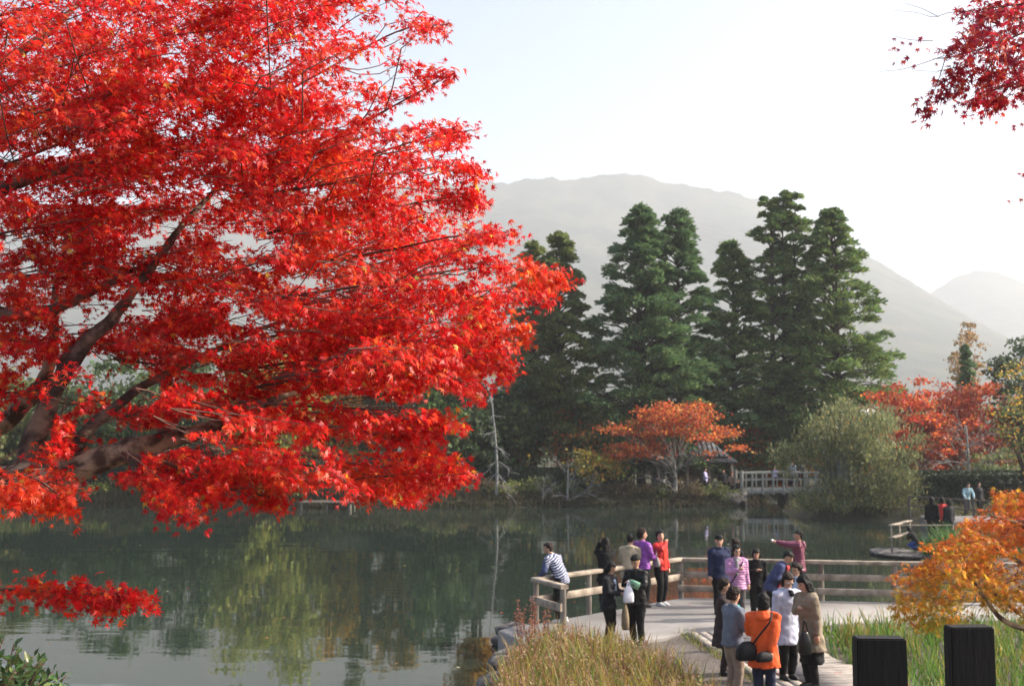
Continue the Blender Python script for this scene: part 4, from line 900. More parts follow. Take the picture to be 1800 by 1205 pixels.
# ------------------------------------------------------------------ orange lace-leaf maple, right foreground
LV3 = Leaves(); TW3 = MB(); ob = np.array([5.9, 9.9, 0]); ob[2] = hz(5.9, 9.9)
mp3 = empty('laceleaf_maple', ob); tag(mp3, 'weeping orange and yellow lace-leaf maple at the right edge', 'tree')
mb = MB(); tube(mb, curve([(0, 0, -.2), (-.1, 0, .5), at(1960, 1070, 9.7) - ob, at(1890, 980, 9.6) - ob], 10), np.linspace(.1, .05, 10), 9); mb.build('trunk', M_BARK, mp3, smoothf=True, col=False)
for pts in ([(1960, 1085), (1870, 1110), (1800, 1104), (1758, 1085), (1728, 1045), (1705, 1015), (1685, 1003)], [(1960, 1075), (1850, 1095), (1795, 1078), (1762, 1052), (1732, 1034)], [(1930, 1040), (1840, 1010), (1800, 992), (1765, 970), (1740, 955)], [(1890, 980), (1800, 925), (1740, 905)], [(1930, 1040), (1850, 1050), (1790, 1030)]):
    C = curve([at(px, py, 9.5) for px, py in pts], 22); mb = MB(); tube(mb, C - ob, np.linspace(.032, .010, 22), 7); mb.build('limb', M_BARKP, mp3, smoothf=True, col=False)
def lacecol(P):
    px, py = proj(P); t = np.clip((py - 955) / 150 + npr.normal(0, .28, len(P)) - np.clip((1640 - px) / 200, 0, .6) * .5, 0, 1)[:, None]
    a = np.array([0.60, 0.15, 0.03]); b = np.array([0.64, 0.34, 0.03]); c = np.array([0.28, 0.27, 0.035]); m = np.where(t < .6, a + (b - a) * t / .6, b + (c - b) * (t - .6) / .4)
    return np.clip(m * (1 + npr.normal(0, .16, (len(P), 1))), .01, .9)
LREG = [(1600, 1060), (1585, 1030), (1620, 990), (1660, 960), (1690, 920), (1740, 890), (1790, 855), (1900, 850), (1900, 1110), (1800, 1115), (1700, 1095), (1640, 1090)]
def inpoly(x, y, poly):
    c = False; n = len(poly)
    for i in range(n):
        (x1, y1), (x2, y2) = poly[i], poly[(i + 1) % n]
        if (y1 > y) != (y2 > y) and x < x1 + (y - y1) / (y2 - y1) * (x2 - x1): c = not c
    return c
k = 0
while k < 185:
    px, py = mr.uniform(1580, 1900), mr.uniform(845, 1115)
    if not inpoly(px, py, LREG): continue
    lowpart = py > 1060 and px > 1690
    if lowpart and mr.random() < .6: k += 1; continue
    k += 1; p = at(px, py, 9.5 + mr.gauss(0, .55)); dr = nrm((-.75 + mr.gauss(0, .2), mr.gauss(0, .35), -.32 + (1000 - py) / 400 * .5 + mr.gauss(0, .2)))
    spray(LV3, TW3, p - dr * .12, dr, mr.uniform(.2, .36), .12, mr, dens=.85, size=.075, droop=.5)
TW3.v = [v - ob for v in TW3.v]; TW3.build('twigs', M_TWIG, mp3, col=False)['kind'] = 'stuff'
finish_leaves(LV3, TW3, mp3, ob, None, foliage('laceleaf', .5, .5, .3, 1.3), gap=False, tpl=LACES, colfn=lacecol, dup=2)

# ------------------------------------------------------------------ evergreen shrub, lower left corner
sb = np.array([-2.5, 4.9, 0]); sb[2] = hz(-2.5, 4.9); sh = empty('evergreen_shrub', sb); tag(sh, 'glossy green leafed shrub in the lower left corner', 'shrub')
mc = MB(); mt = MB(); cnt = 0; PP = []; AA = []; NN = []
for k in range(80):
    px = mr.uniform(-60, 122); py = 1205 - (1 - max(0, px) / 150) ** 1.2 * 84 + mr.uniform(-10, 70)
    if px < 12 and mr.random() < .3: py = mr.uniform(1110, 1140)
    e = at(px, py, 4.9 + mr.gauss(0, .16)); s0 = sb + np.array([mr.uniform(-.15, .15), mr.uniform(-.1, .1), .1]); tube(mt, curve([s0 - sb, (s0 + e) / 2 - sb + (0, 0, .08), e - sb], 7), np.linspace(.007, .0025, 7), 5)
    d = nrm(e - s0)
    for j in range(9):
        q = e - d * j * .018; a = nrm(rdir(1)[0] * .9 + d * .5 + np.array([0, 0, .2])); PP.append(q - sb); AA.append(a); NN.append(nrm(np.array([0, -.5, .7]) + rdir(1)[0] * .5))
n = len(PP); cards(mc, OVAL, PP, AA, NN, npr.uniform(.034, .058, n), pal([(0.07, .14, .035), (.10, .18, .05), (.05, .10, .035), (.15, .20, .06)], n, .15), wid=npr.uniform(.034, .055, n))
mt.build('stems', M_TWIG, sh, col=False)['kind'] = 'stuff'; mc.build('foliage', foliage('glossy_leaf', .3, .3, .5, 1.2), sh)['kind'] = 'stuff'

# ------------------------------------------------------------------ grasses near the platform
def grass(name, label, n, region, hgt, wid, cols, lean=.25, cat='grass', seed=0, clump=1):
    r = np.random.default_rng(seed); X = np.zeros((0, 2)); f = region[4]
    while len(X) < n:
        q = np.c_[r.uniform(region[0], region[1], n), r.uniform(region[2], region[3], n)]
        try: k = f(q[:, 0], q[:, 1])
        except Exception: k = np.vectorize(f)(q[:, 0], q[:, 1])
        q = np.repeat(q[np.asarray(k, bool)], clump, 0); X = np.concatenate([X, q + r.normal(0, .07, q.shape) * (clump > 1)])
    X = X[:n]; Z = height(X[:, 0], X[:, 1]); P = np.c_[X, Z - .02]; kc = pal(cols, n // clump + 1, .18)[np.arange(n) // clump]
    A = np.c_[r.normal(0, lean, n), r.normal(0, lean, n), np.ones(n)]; N = np.c_[r.normal(0, 1, n), r.normal(0, 1, n) - .3, np.full(n, .1)]
    H = hgt[0] + (hgt[1] - hgt[0]) * r.random(n) ** 1.7; m = MB(); cards(m, BLADE, P, A, N, H, np.where(r.random((n, 1)) < .65, kc, pal(cols, n, .18)), wid=r.uniform(*wid, n))
    return tag(m.build(name, M_GRASS), label, cat, kind='stuff')
def dry_ok(x, y): return x < np.interp(y, [14, 17.3, 18.6, 19.4, 20.2], [2.75, 2.6, 2.35, 1.9, .9]) + .12 * math.sin(y * 5) and x > -.12 + .1 * math.sin(y * 4) + max(0, (y - 18.4)) * .5
DRY = [(0.26, .16, .07), (.30, .20, .07), (.22, .11, .06), (.30, .23, .05), (.15, .19, .04), (.32, .21, .12), (.19, .095, .06), (.12, .19, .04), (.36, .27, .04), (.16, .22, .05), (.33, .27, .06)]
grass('dry_grass', 'dry brown and gold grass in front of the platform', 11000, (-.4, 3.6, 13.6, 20.4, dry_ok), (.2, .8), (.012, .024), DRY, .22, seed=1, clump=4)
def sed_ok(x, y): return dry_ok(x, y)
r_ = np.random.default_rng(4); m = MB(); nS = 1500; XS = []
while len(XS) < nS:
    x, y = r_.uniform(-.4, 3.6), r_.uniform(13.6, 20.3)
    if dry_ok(x, y): XS.append((x, y))
XS = np.array(XS); zz = height(XS[:, 0], XS[:, 1]); rep = 5
P = np.repeat(np.c_[XS, zz + r_.uniform(.2, .54, nS)], rep, 0) + r_.normal(0, .03, (nS * rep, 3)); cards(m, RHOMB, P, rdir(len(P)), rdir(len(P)), r_.uniform(.025, .05, len(P)), pal([(0.32, .17, .12), (.42, .26, .15), (.26, .12, .09), (.5, .36, .22)], len(P), .15))
tag(m.build('seed_heads', M_GRASS), 'russet seed heads of the dry grass', 'grass', kind='stuff')
def iris_ok(x, y): return x > 5.75 - (y - 18) * .05 + max(0, y - 21.2) * .7 and x > 5.62 and y < 22.3 + (x - 6) * .08
grass('iris_leaves', 'bright green iris leaves beside the boardwalk', 9000, (5.5, 11.5, 11, 23, iris_ok), (.25, .62), (.014, .028), [(0.10, .19, .032), (.13, .23, .04), (.07, .14, .026), (.20, .23, .045), (.30, .22, .06), (.09, .17, .03)], .28, seed=2, clump=6)
grass('iris_leaves', 'dark green reeds beside the small stone pier', 1500, (14.0, 17.2, 36, 40.5, lambda x, y: x > 14.6 + (y - 39) * -.1), (.5, 1.0), (.02, .04), [(0.07, .14, .04), (.09, .17, .045)], .3, seed=3, clump=6)
grass('short_grass', 'sparse grass and weeds at the edge of the boardwalk', 900, (3.2, 4.2, 14, 22, lambda x, y: abs(x - (3.37 + (22 - y) * .113)) < .13), (.06, .22), (.008, .016), [(0.25, .25, .06), (.14, .2, .05), (.3, .22, .1)], .5, seed=6)
grass('bank_grass', 'grass on the far right bank below the hedge and willow', 9000, (15, 34, 47, 68, lambda x, y: (lake_sd(x, y) > .02) & ~((y > 48.5) & (y < 54) & (x > 19))), (.2, .5), (.02, .05), [(0.08, .10, .04), (.12, .13, .05), (.16, .13, .07)], .4, seed=7)
grass('shore_grass', 'rough grass along the far waterline', 15000, (-34, 15.5, 67.5, 71.5, lambda x, y: (lake_sd(x, y) > -.3) & (lake_sd(x, y) < 1.4)), (.25, .6), (.03, .06), [(0.07, .075, .035), (.11, .09, .055), (.05, .07, .03), (.14, .11, .07)], .4, seed=8)
# tall russet dock stems by the corner post
r = mr
for i, (px, py, h, lab) in enumerate(((938, 1160, 1.1, 'tallest russet dock stem in front of the corner post'), (915, 1150, .95, 'russet dock stem leaning left over the inlet'), (952, 1165, .9, 'russet dock stem right of the corner post'), (925, 1175, .85, 'thin russet dock stem above the flat slab'), (976, 1165, .55, 'short crimson dock spike at the platform edge'))):
    p = gp(px, py, .4); t = empty('dock_plant', p); tag(t, lab, 'plant', 'russet dock stems near the corner post'); ms = MB(); mf = MB(); PP = []
    for k in range(4 if i < 4 else 1):
        top = np.array([mr.gauss(-.08 if i == 1 else 0, .12), mr.gauss(0, .1), h * mr.uniform(.7, 1.0)]); c = curve([(0, 0, -.05), top * .5 + (.01, 0, 0), top], 12); tube(ms, c, np.linspace(.006, .003, 12), 4)
        for q in c[4:]: PP += [q + npr.normal(0, .018, 3) for _ in range(9)]
    n = len(PP); cards(mf, RHOMB, PP, rdir(n) + np.array([0, 0, .6]), rdir(n), npr.uniform(.02, .045, n), pal([(0.34, .13, .08), (.42, .20, .12), (.28, .09, .07)] if i < 4 else [(0.35, .02, .04)], n, .15))
    ms.build('stem', M_TWIG, t, col=False); mf.build('seeds', M_GRASS, t)['kind'] = 'stuff'

# a few fallen leaves on the platform and boardwalk
m = MB(); n = 150; X = np.c_[npr.uniform(.4, 8.5, n), npr.uniform(17, 26, n)]; ok = (X[:, 1] < 22.5 + X[:, 0] * .85) & (X[:, 1] > 21.6) | ((X[:, 0] > 4.0) & (X[:, 0] < 5.4) & (X[:, 1] < 21.6)); X = X[ok]; n = len(X)
cards(m, MAPLE, np.c_[X, np.full(n, .45 + .024)], np.c_[npr.normal(0, 1, (n, 2)), np.zeros(n)], np.c_[npr.normal(0, .2, (n, 2)), np.ones(n)], npr.uniform(.06, .1, n), pal(RD + [(.4, .2, .06), (.3, .15, .06)], n, .2)); tag(m.build('fallen_leaves', M_LEAF), 'fallen leaves scattered on the platform', 'leaves', kind='stuff')

m = MB(); n = 130; X = np.c_[npr.uniform(-22, 9, n), npr.uniform(20, 64, n)]; X = X[lake_sd(X[:, 0], X[:, 1]) < -.5]; n = len(X)
cards(m, MAPLE, np.c_[X, np.full(n, .006)], np.c_[npr.normal(0, 1, (n, 2)), np.zeros(n)], np.c_[npr.normal(0, .05, (n, 2)), np.ones(n)], npr.uniform(.06, .16, n), pal([(.45, .2, .08), (.5, .35, .12), (.4, .08, .05), (.5, .45, .3)], n, .2)); tag(m.build('floating_leaves', M_LEAF), 'leaves drifting on the lake', 'leaves', kind='stuff')
# ================================================================== people
SKIN = mat('skin', (0.52, 0.31, 0.21), 0.55, (0.46, 0.26, 0.17), 6, spec=.35)
EYE = mat('eye_dark', (0.02, 0.015, 0.012), 0.3); LIP = mat('lip', (0.40, 0.13, 0.11), 0.5)
HAIRS = {'black': mat('hair_black', (0.010, 0.009, 0.009), 0.6, (0.004, 0.0035, 0.0035), 40, .8, 70, stretch=(1, 1, .2), spec=.2), 'brown': mat('hair_brown', (0.032, 0.016, 0.011), 0.6, (0.012, 0.007, 0.006), 40, .8, 70, stretch=(1, 1, .2), spec=.2),
         'grey': mat('hair_grey', (0.06, 0.055, 0.05), 0.5, (0.02, 0.018, 0.018), 30, .6, 60)}
def cloth(name, c, rough=.85, bump=.35, **k): return mat('cloth_' + name, c, rough, tuple(q * .72 for q in c), 5, bump, 16, spec=.25, **k)
def stripe_cloth():
    m, t, out = nodes('cloth_chevron'); p = t.nodes.new('ShaderNodeBsdfPrincipled'); p.inputs['Roughness'].default_value = .8; t.links.new(p.outputs[0], out.inputs[0])
    tc = t.nodes.new('ShaderNodeTexCoord'); sp = t.nodes.new('ShaderNodeSeparateXYZ'); t.links.new(tc.outputs['Object'], sp.inputs[0])
    ab = t.nodes.new('ShaderNodeMath'); ab.operation = 'ABSOLUTE'; t.links.new(sp.outputs[0], ab.inputs[0])
    a = t.nodes.new('ShaderNodeMath'); a.operation = 'MULTIPLY_ADD'; a.inputs[1].default_value = .55; t.links.new(ab.outputs[0], a.inputs[0]); t.links.new(sp.outputs[2], a.inputs[2])
    s = t.nodes.new('ShaderNodeMath'); s.operation = 'PINGPONG'; s.inputs[1].default_value = .024; t.links.new(a.outputs[0], s.inputs[0])
    g = t.nodes.new('ShaderNodeMath'); g.operation = 'GREATER_THAN'; g.inputs[1].default_value = .0155; t.links.new(s.outputs[0], g.inputs[0])
    k = t.nodes.new('ShaderNodeMath'); k.operation = 'LESS_THAN'; k.inputs[1].default_value = -.46; yz = t.nodes.new('ShaderNodeMath'); yz.operation = 'MULTIPLY_ADD'; yz.inputs[1].default_value = -.55; t.links.new(sp.outputs[2], yz.inputs[0]); t.links.new(sp.outputs[1], yz.inputs[2]); t.links.new(yz.outputs[0], k.inputs[0])
    mu = t.nodes.new('ShaderNodeMath'); mu.operation = 'MULTIPLY'; t.links.new(g.outputs[0], mu.inputs[0]); t.links.new(k.outputs[0], mu.inputs[1])
    mx = t.nodes.new('ShaderNodeMix'); mx.data_type = 'RGBA'; mx.inputs[6].default_value = (.035, .05, .13, 1); mx.inputs[7].default_value = (.55, .56, .62, 1)
    t.links.new(mu.outputs[0], mx.inputs[0]); t.links.new(mx.outputs[2], p.inputs['Base Color']); return m
def quilt_cloth(name, c):
    m, t, out = nodes('cloth_' + name); p = t.nodes.new('ShaderNodeBsdfPrincipled'); p.inputs['Roughness'].default_value = .5; t.links.new(p.outputs[0], out.inputs[0]); p.inputs['Base Color'].default_value = (*c, 1)
    tc = t.nodes.new('ShaderNodeTexCoord'); sp = t.nodes.new('ShaderNodeSeparateXYZ'); t.links.new(tc.outputs['Object'], sp.inputs[0])
    s = t.nodes.new('ShaderNodeMath'); s.operation = 'PINGPONG'; s.inputs[1].default_value = .025; t.links.new(sp.outputs[2], s.inputs[0])
    b = t.nodes.new('ShaderNodeBump'); b.inputs['Strength'].default_value = 1; b.inputs['Distance'].default_value = .25; t.links.new(s.outputs[0], b.inputs['Height']); t.links.new(b.outputs[0], p.inputs['Normal']); return m
wrinkle = bpy.data.textures.new('wrinkle', 'CLOUDS'); wrinkle.noise_scale = .085; wrinkle.noise_depth = 3
strand = bpy.data.textures.new('strand', 'CLOUDS'); strand.noise_scale = .045

def tubec(pts, rad, sides=10):
    """closed tube with rounded ends, as (verts, faces)"""
    m = MB(); P = np.asarray(pts, float); rad = np.asarray(rad, float); a = nrm(P[1] - P[0]); b = nrm(P[-1] - P[-2])
    P = np.vstack([P[0] - a * rad[0] * .8, P[0] - a * rad[0] * .5, P, P[-1] + b * rad[-1] * .5, P[-1] + b * rad[-1] * .8]); rr = np.concatenate([[rad[0] * .35, rad[0] * .8], rad, [rad[-1] * .8, rad[-1] * .35]])
    return tube(m, P, rr, sides)
def rings(m, rs, sides=16, bend=None, sq=1.0):
    """closed loft through horizontal ellipses (z, cx, cy, rx, ry)"""
    a = np.linspace(0, 2 * math.pi, sides, endpoint=False); V = []
    for (z, cx, cy, rx, ry) in rs:
        c, s = np.cos(a), np.sin(a); V.append(np.stack([cx + rx * np.sign(c) * np.abs(c) ** sq, cy + ry * np.sign(s) * np.abs(s) ** sq, np.full(sides, z)], 1))
    V = np.concatenate(V); n = len(rs)
    if bend is not None: V = bend(V)
    i = np.arange(n - 1)[:, None] * sides; j = np.arange(sides)[None]; k = (j + 1) % sides
    base = m.n; m.add(V, np.stack([i + j, i + k, i + sides + k, i + sides + j], -1).reshape(-1, 4))
    m.f.append(np.array([list(range(sides))[::-1]]) + base); m.f.append(np.array([list(range((n - 1) * sides, n * sides))]) + base); return m
def join(m, o): m.v += o.v; m.c += o.c; m.f += [f + m.n for f in o.f]; m.n += o.n; return m
def ik(S, T, a, b, hint):
    S, T = np.asarray(S, float), np.asarray(T, float); d = T - S; l = np.linalg.norm(d); mx = (a + b) * .995
    if l > mx: T = S + d / l * mx; d = T - S; l = mx
    k = (a * a - b * b + l * l) / (2 * l); h = math.sqrt(max(a * a - k * k, 0)); u = d / l; hh = np.asarray(hint, float); hh = nrm(hh - u * (hh @ u)); return S + u * k + hh * h, T
def remesh(o, vox, disp=0.0, tex=None, smooth_=2):
    md = o.modifiers.new('fuse', 'REMESH'); md.mode = 'VOXEL'; md.voxel_size = vox; md.use_smooth_shade = True; md.adaptivity = vox * .3
    if smooth_: s = o.modifiers.new('soften', 'SMOOTH'); s.iterations = smooth_; s.factor = .5
    if disp: d = o.modifiers.new('folds', 'DISPLACE'); d.texture = tex or wrinkle; d.strength = disp; d.mid_level = .5; d.texture_coords = 'LOCAL'
POSES = {'side': ((.15, .03, .47), (-.3, -.6, 0)), 'front': ((.05, .17, .63), (.6, -.5, -.6)), 'phone': ((.035, .16, .70), (.7, -.3, -.8)), 'face': ((.045, .11, .92), (.35, .2, -1)), 'camera': ((.045, .30, .84), (.5, 0, -1)),
         'rail': ((.13, .24, .535), (.6, -.8, .2)), 'pocket': ((.12, .05, .52), (.5, -1, 0)), 'back': ((.06, -.12, .52), (.8, -.6, 0)), 'chest': ((.02, .11, .70), (.8, -.2, -.7)), 'knee': ((.07, .22, .30), (.6, -.3, 0)), 'cross': ((-.05, .13, .64), (.8, -.2, -.4)), 'chin': ((.05, .12, .86), (.9, .1, -.7))}
def person(label, foot, H, yaw, top, bottom, hair, arms=('side', 'side'), lean=0.0, head=(0, 0), coat=.46, sleeve=1.0, bulk=1.0, skirt=None, shoe=None, hat=None, group='visitors on the lakeside platform', z=None, detail=True, collar=None, stance=.05, step=.0, hip=.52, hood=None, inner=None, glasses=False, scarf=None, vest=None, legs_bare=None):
    loc = np.array(foot, float); root = empty('person', loc, R(yaw) + math.pi); tag(root, label, 'person', group)
    dz = hip - .52; ln = R(lean)
    def bend(V):
        V = np.array(V, float); w = smooth(.50, .68, V[:, 2]) * ln; y, zz = V[:, 1].copy(), V[:, 2] - .52
        V[:, 1] = y * np.cos(w) + zz * np.sin(w) * (zz > 0) ; V[:, 2] = .52 + np.where(zz > 0, zz * np.cos(w) - y * np.sin(w), zz) + dz * smooth(.30, .50, zz + .52); return V
    def bp(p): return bend(np.array([p]))[0]
    hc = bp((0, .0, .935)); hy, hp = R(head[0]), R(head[1] + lean * .85)
    Rh = np.array(Matrix.Rotation(-hy, 3, 'Z') @ Matrix.Rotation(-hp, 3, 'X'))
    def hd(V): return (np.asarray(V, float) - (0, 0, 0)) @ Rh.T + hc
    # skeleton
    arm = []
    for k, sx in ((0, -1), (1, 1)):
        ps = arms[k]; tgt, hint = POSES[ps] if isinstance(ps, str) else ps
        S = bp((sx * .108, -.005, .805)); E, Hn = ik(S, np.array(tgt) * (sx, 1, 1) + (0, 0, dz if not isinstance(ps, str) or ps != 'knee' else 0), .165, .145, np.array(hint) * (sx, 1, 1)); arm.append((S, E, Hn, sx))
    leg = []
    for sx in (-1, 1):
        S = np.array([sx * .052, 0, .50 + dz]); T = np.array([sx * stance, sx * step + (.0 if dz > -.1 else .02), .045]); K, T = ik(S, T, .235, .225, (sx * .1, 1, 0)); leg.append((S, K, T, sx))
    vx = .012 if detail else .019
    # body: one continuous skin surface
    b = MB(); TOR = [(.47, 0, 0, .070, .062), (.50, 0, 0, .092, .070), (.56, 0, 0, .088, .064), (.62, 0, .0, .076, .056), (.69, 0, .003, .086, .062), (.75, 0, .003, .098, .064), (.795, 0, -.004, .100, .054), (.825, 0, -.006, .062, .040), (.845, 0, -.002, .034, .034), (.885, 0, .006, .030, .032)]
    rings(b, [(z_, x, y, rx, ry) for z_, x, y, rx, ry in TOR], 14, bend)
    HR = [(-.066, 0, .014, .018, .020), (-.058, 0, .014, .028, .034), (-.038, 0, .008, .039, .046), (-.012, 0, .004, .046, .054), (.018, 0, .0, .048, .058), (.042, 0, -.002, .044, .054), (.058, 0, -.003, .030, .038), (.065, 0, -.003, .012, .016)]
    rings(b, HR, 14, hd)
    join(b, tubec([hd([(0, .055, .004)])[0], hd([(0, .066, -.020)])[0]], [.007, .010], 6))
    for sx in (-1, 1): join(b, tubec([hd([(sx * .049, -.004, .006)])[0], hd([(sx * .049, -.004, -.016)])[0]], [.008, .007], 6))
    for (S, E, T, sx) in arm:
        join(b, tubec([S, (S + E) / 2, E, (E * .55 + T * .45), T], [.030, .026, .021, .021, .014], 10))
        f = nrm(T - E); pn = nrm(np.cross(f, (0, 0, 1)) + np.array([1e-3, 0, 0])); cu = nrm(np.cross(pn, f)) * -1
        if cu[2] > 0: cu = -cu
        sp = nrm(np.cross(cu, f)); palm = T + f * .028; join(b, tubec([T + f * .008, palm, T + f * .048], [.014, .020, .019], 8))
        if detail:
            for q, (o, l) in enumerate(((-.017, .036), (-.006, .042), (.006, .039), (.017, .031))):
                a0 = T + f * .052 + sp * o; a1 = a0 + f * l * .55 + cu * l * .18; a2 = a1 + f * l * .25 + cu * l * .45; join(b, tubec([a0, a1, a2], [.0062, .0056, .005], 6))
            tb_ = T + f * .022 - sp * .018 * (1 if sx > 0 else -1); join(b, tubec([tb_, tb_ + f * .022 - sp * .016 * (1 if sx > 0 else -1) + cu * .008, tb_ + f * .040 - sp * .014 * (1 if sx > 0 else -1) + cu * .016], [.008, .007, .0055], 6))
    for (S, K, T, sx) in leg:
        join(b, tubec([S, S * .5 + K * .5, K, K * .6 + T * .4, T], [.058, .050, .036, .036, .022], 10)); join(b, tubec([T + (0, -.01, -.02), T + (sx * .004, .075, -.030)], [.022, .018], 8))
    b.v = [v * H for v in b.v]; o = body = b.build('body', SKIN, root, col=False); remesh(o, vx * H * .8, 0, smooth_=1)
    # trousers / skirt
    if bottom is not None:
        m = MB(); rings(m, [(.455, 0, 0, .080, .068), (.50, 0, -.004, .102, .080), (.55, 0, -.002, .099, .074), (.61, 0, 0, .088, .066)], 16, bend)
        for (S, K, T, sx) in leg: join(m, tubec([S + (0, 0, .01), S * .5 + K * .5, K, K * .5 + T * .5, T + (0, 0, .012)], [.068, .060, .047, .043, .037], 12))
        m.v = [v * H for v in m.v]; o = m.build('leggings' if skirt else 'trousers', bottom, root, col=False); remesh(o, vx * H, .018 * H, smooth_=1)
    if skirt:
        zl, wd, mt_ = skirt; m = MB(); rings(m, [(zl, 0, 0, wd, wd * .85), (zl + .05, 0, 0, wd * .97, wd * .82), ((zl + .56) / 2, 0, 0, (wd + .1) / 2, .09), (.54, 0, 0, .105, .083), (.60, 0, 0, .09, .07)], 20, bend)
        m.v = [v * H for v in m.v]; o = m.build('skirt', mt_, root, col=False); remesh(o, vx * H, .03 * H)
    # jacket
    k = bulk; m = MB(); fl = .012 + max(0, .47 - coat) * .16
    rs = [(coat, 0, 0, (.102 + fl) * k, (.082 + fl * .9) * k), (coat + .03, 0, 0, (.104 + fl * .8) * k, (.083 + fl * .7) * k)]
    if coat < .46: rs.append((.49, 0, 0, .110 * k, .088 * k))
    rs += [(max(.54, coat + .05), 0, 0, .106 * k, .083 * k), (.62, 0, 0, .098 * k, .078 * k), (.69, 0, .004, .104 * k, .082 * k), (.75, 0, .003, .116 * k, .082 * k), (.795, 0, -.005, .118 * k, .066 * k), (.822, 0, -.008, .082, .050), (.845, 0, -.004, .050, .047), (.858, 0, -.002, .047, .045)]
    rings(m, rs, 18, bend)
    for (S, E, T, sx) in arm:
        Te = E + (T - E) * (.97 if sleeve >= 1 else .05)
        if sleeve >= 1: join(m, tubec([S + (-sx * .02, 0, -.005), S, (S + E) / 2, E, (E + Te) / 2, Te], [.048 * k, .047 * k, .042 * k, .038 * k, .034 * k, .030 * k], 12))
        else: join(m, tubec([S + (-sx * .02, 0, -.005), S, (S + E) / 2, Te], [.048 * k, .046 * k, .043 * k, .041 * k], 12))
    if hood is not None or collar is not None: rings(m, [(.80, 0, -.02, .075, .062), (.83, 0, -.03, .066, .062), (.855, 0, -.036, .05, .05)], 14, bend)
    m.v = [v * H for v in m.v]; o = m.build('jacket', top, root, col=False); remesh(o, vx * H * 1.0, .027 * H, smooth_=1)
    if inner is not None:      # a second layer seen at the front: placket, scarf, pullover
        mt_, z0, z1, wd = inner; m = MB(); rings(m, [(z_, 0, y_, wd * (1 if i_ else .9), .02) for i_, (z_, y_) in enumerate(((z0, .072 * k), ((z0 + z1) / 2, .076 * k), (z1 - .02, .060 * k), (z1, .046 * k)))], 12, bend)
        m.v = [v * H for v in m.v]; o = m.build('inner_top', mt_, root, col=False); remesh(o, vx * H * .8, .01 * H)
    if sleeve < 1 and vest is not None:
        for (S, E, T, sx) in arm:
            m = tubec([(S + E) / 2, E, (E + T) / 2, T - (T - E) * .04], [.034, .032, .029, .024], 10); m.v = [v * H for v in m.v]; o = m.build('sleeve', vest, root, col=False); remesh(o, vx * H * .9, .01 * H)
    if scarf is not None:
        m = MB(); rings(m, [(.80, 0, .012, .066, .056), (.825, 0, .008, .064, .056), (.85, 0, .004, .052, .050)], 14, bend)
        if detail: join(m, tubec([bp((.02, .075, .80)), bp((.03, .098, .72)), bp((.03, .10, .64))], [.028, .028, .024], 8))
        m.v = [v * H for v in m.v]; o = m.build('scarf', scarf, root, col=False); remesh(o, vx * H * .9, .02 * H)
    # hair
    style, hm = hair; m = MB()
    rings(m, [(-.008, 0, -.024, .049, .038), (.014, 0, -.016, .055, .052), (.036, 0, -.008, .054, .060), (.056, 0, -.006, .045, .054), (.071, 0, -.006, .026, .034), (.076, 0, -.006, .008, .012)], 16, hd)
    if style == 'short': rings(m, [(.028, 0, .020, .043, .037), (.046, 0, .016, .046, .043), (.062, 0, .004, .038, .042)], 12, hd); rings(m, [(-.040, 0, -.036, .034, .018), (-.01, 0, -.026, .048, .034), (.02, 0, -.016, .052, .046)], 12, hd)
    if style in ('bob', 'long'):
        zl = -.082 if style == 'bob' else -.15
        rings(m, [(zl, 0, -.030, .044, .028), (zl + .03, 0, -.028, .056, .038), (-.02, 0, -.022, .058, .044), (.02, 0, -.014, .057, .052)], 14, hd)
        for sx in (-1, 1): join(m, tubec([hd([(sx * .048, .012, .03)])[0], hd([(sx * .053, .012, -.01)])[0], hd([(sx * .050, .008, max(zl + .03, -.07))])[0]], [.014, .015, .012], 8))
        rings(m, [(.026, 0, .022, .044, .036), (.048, 0, .014, .044, .042), (.06, 0, .004, .036, .04)], 12, hd)
    if style == 'perm':
        rings(m, [(-.05, 0, -.028, .046, .034), (-.01, 0, -.022, .060, .048), (.03, 0, -.010, .062, .062), (.06, 0, -.006, .055, .060), (.082, 0, -.006, .03, .036)], 14, hd)
    if style != 'none':
        m.v = [v * H for v in m.v]; o = m.build('hair', hm, root, col=False); remesh(o, vx * H * .8, .024 * H if style != 'perm' else .036 * H, strand, 1)
    if detail:
        for sx in (-1, 1):
            if glasses: 
                mm = MB(); rings(mm, [(-.012, sx * .020, .054, .016, .007), (-.002, sx * .020, .056, .019, .007), (.008, sx * .020, .055, .016, .007)], 10, hd); mm.v = [v * H for v in mm.v]; mm.build('lens', EYE if glasses == 'dark' else mat('clear_lens', (.45, .38, .34), .15), body, col=False, smoothf=True)
            else:
                mm = tubec([hd([(sx * .013, .0525, .002)])[0], hd([(sx * .027, .0475, .002)])[0]], [.0042, .0036], 6); mm.v = [v * H for v in mm.v]; mm.build('eye', EYE, body, col=False, smoothf=True)
                mm = tubec([hd([(sx * .011, .0545, .014)])[0], hd([(sx * .029, .048, .015)])[0]], [.0026, .002], 5); mm.v = [v * H for v in mm.v]; mm.build('eyebrow', hm, body, col=False, smoothf=True)
        mm = tubec([hd([(-.013, .051, -.038)])[0], hd([(0, .054, -.037)])[0], hd([(.013, .051, -.038)])[0]], [.0032, .0048, .0032], 6); mm.v = [v * H for v in mm.v]; mm.build('mouth', LIP, body, col=False, smoothf=True)
    if hat is not None:
        m = MB(); rings(m, [(.020, 0, -.004, .056, .063), (.045, 0, -.004, .056, .063), (.068, 0, -.004, .045, .052), (.080, 0, -.004, .02, .026)], 16, hd); rings(m, [(.018, 0, .062, .040, .034), (.026, 0, .060, .040, .034)], 12, hd)
        m.v = [v * H for v in m.v]; o = m.build('cap', hat, root, col=False); remesh(o, vx * H * .7, 0, smooth_=1)
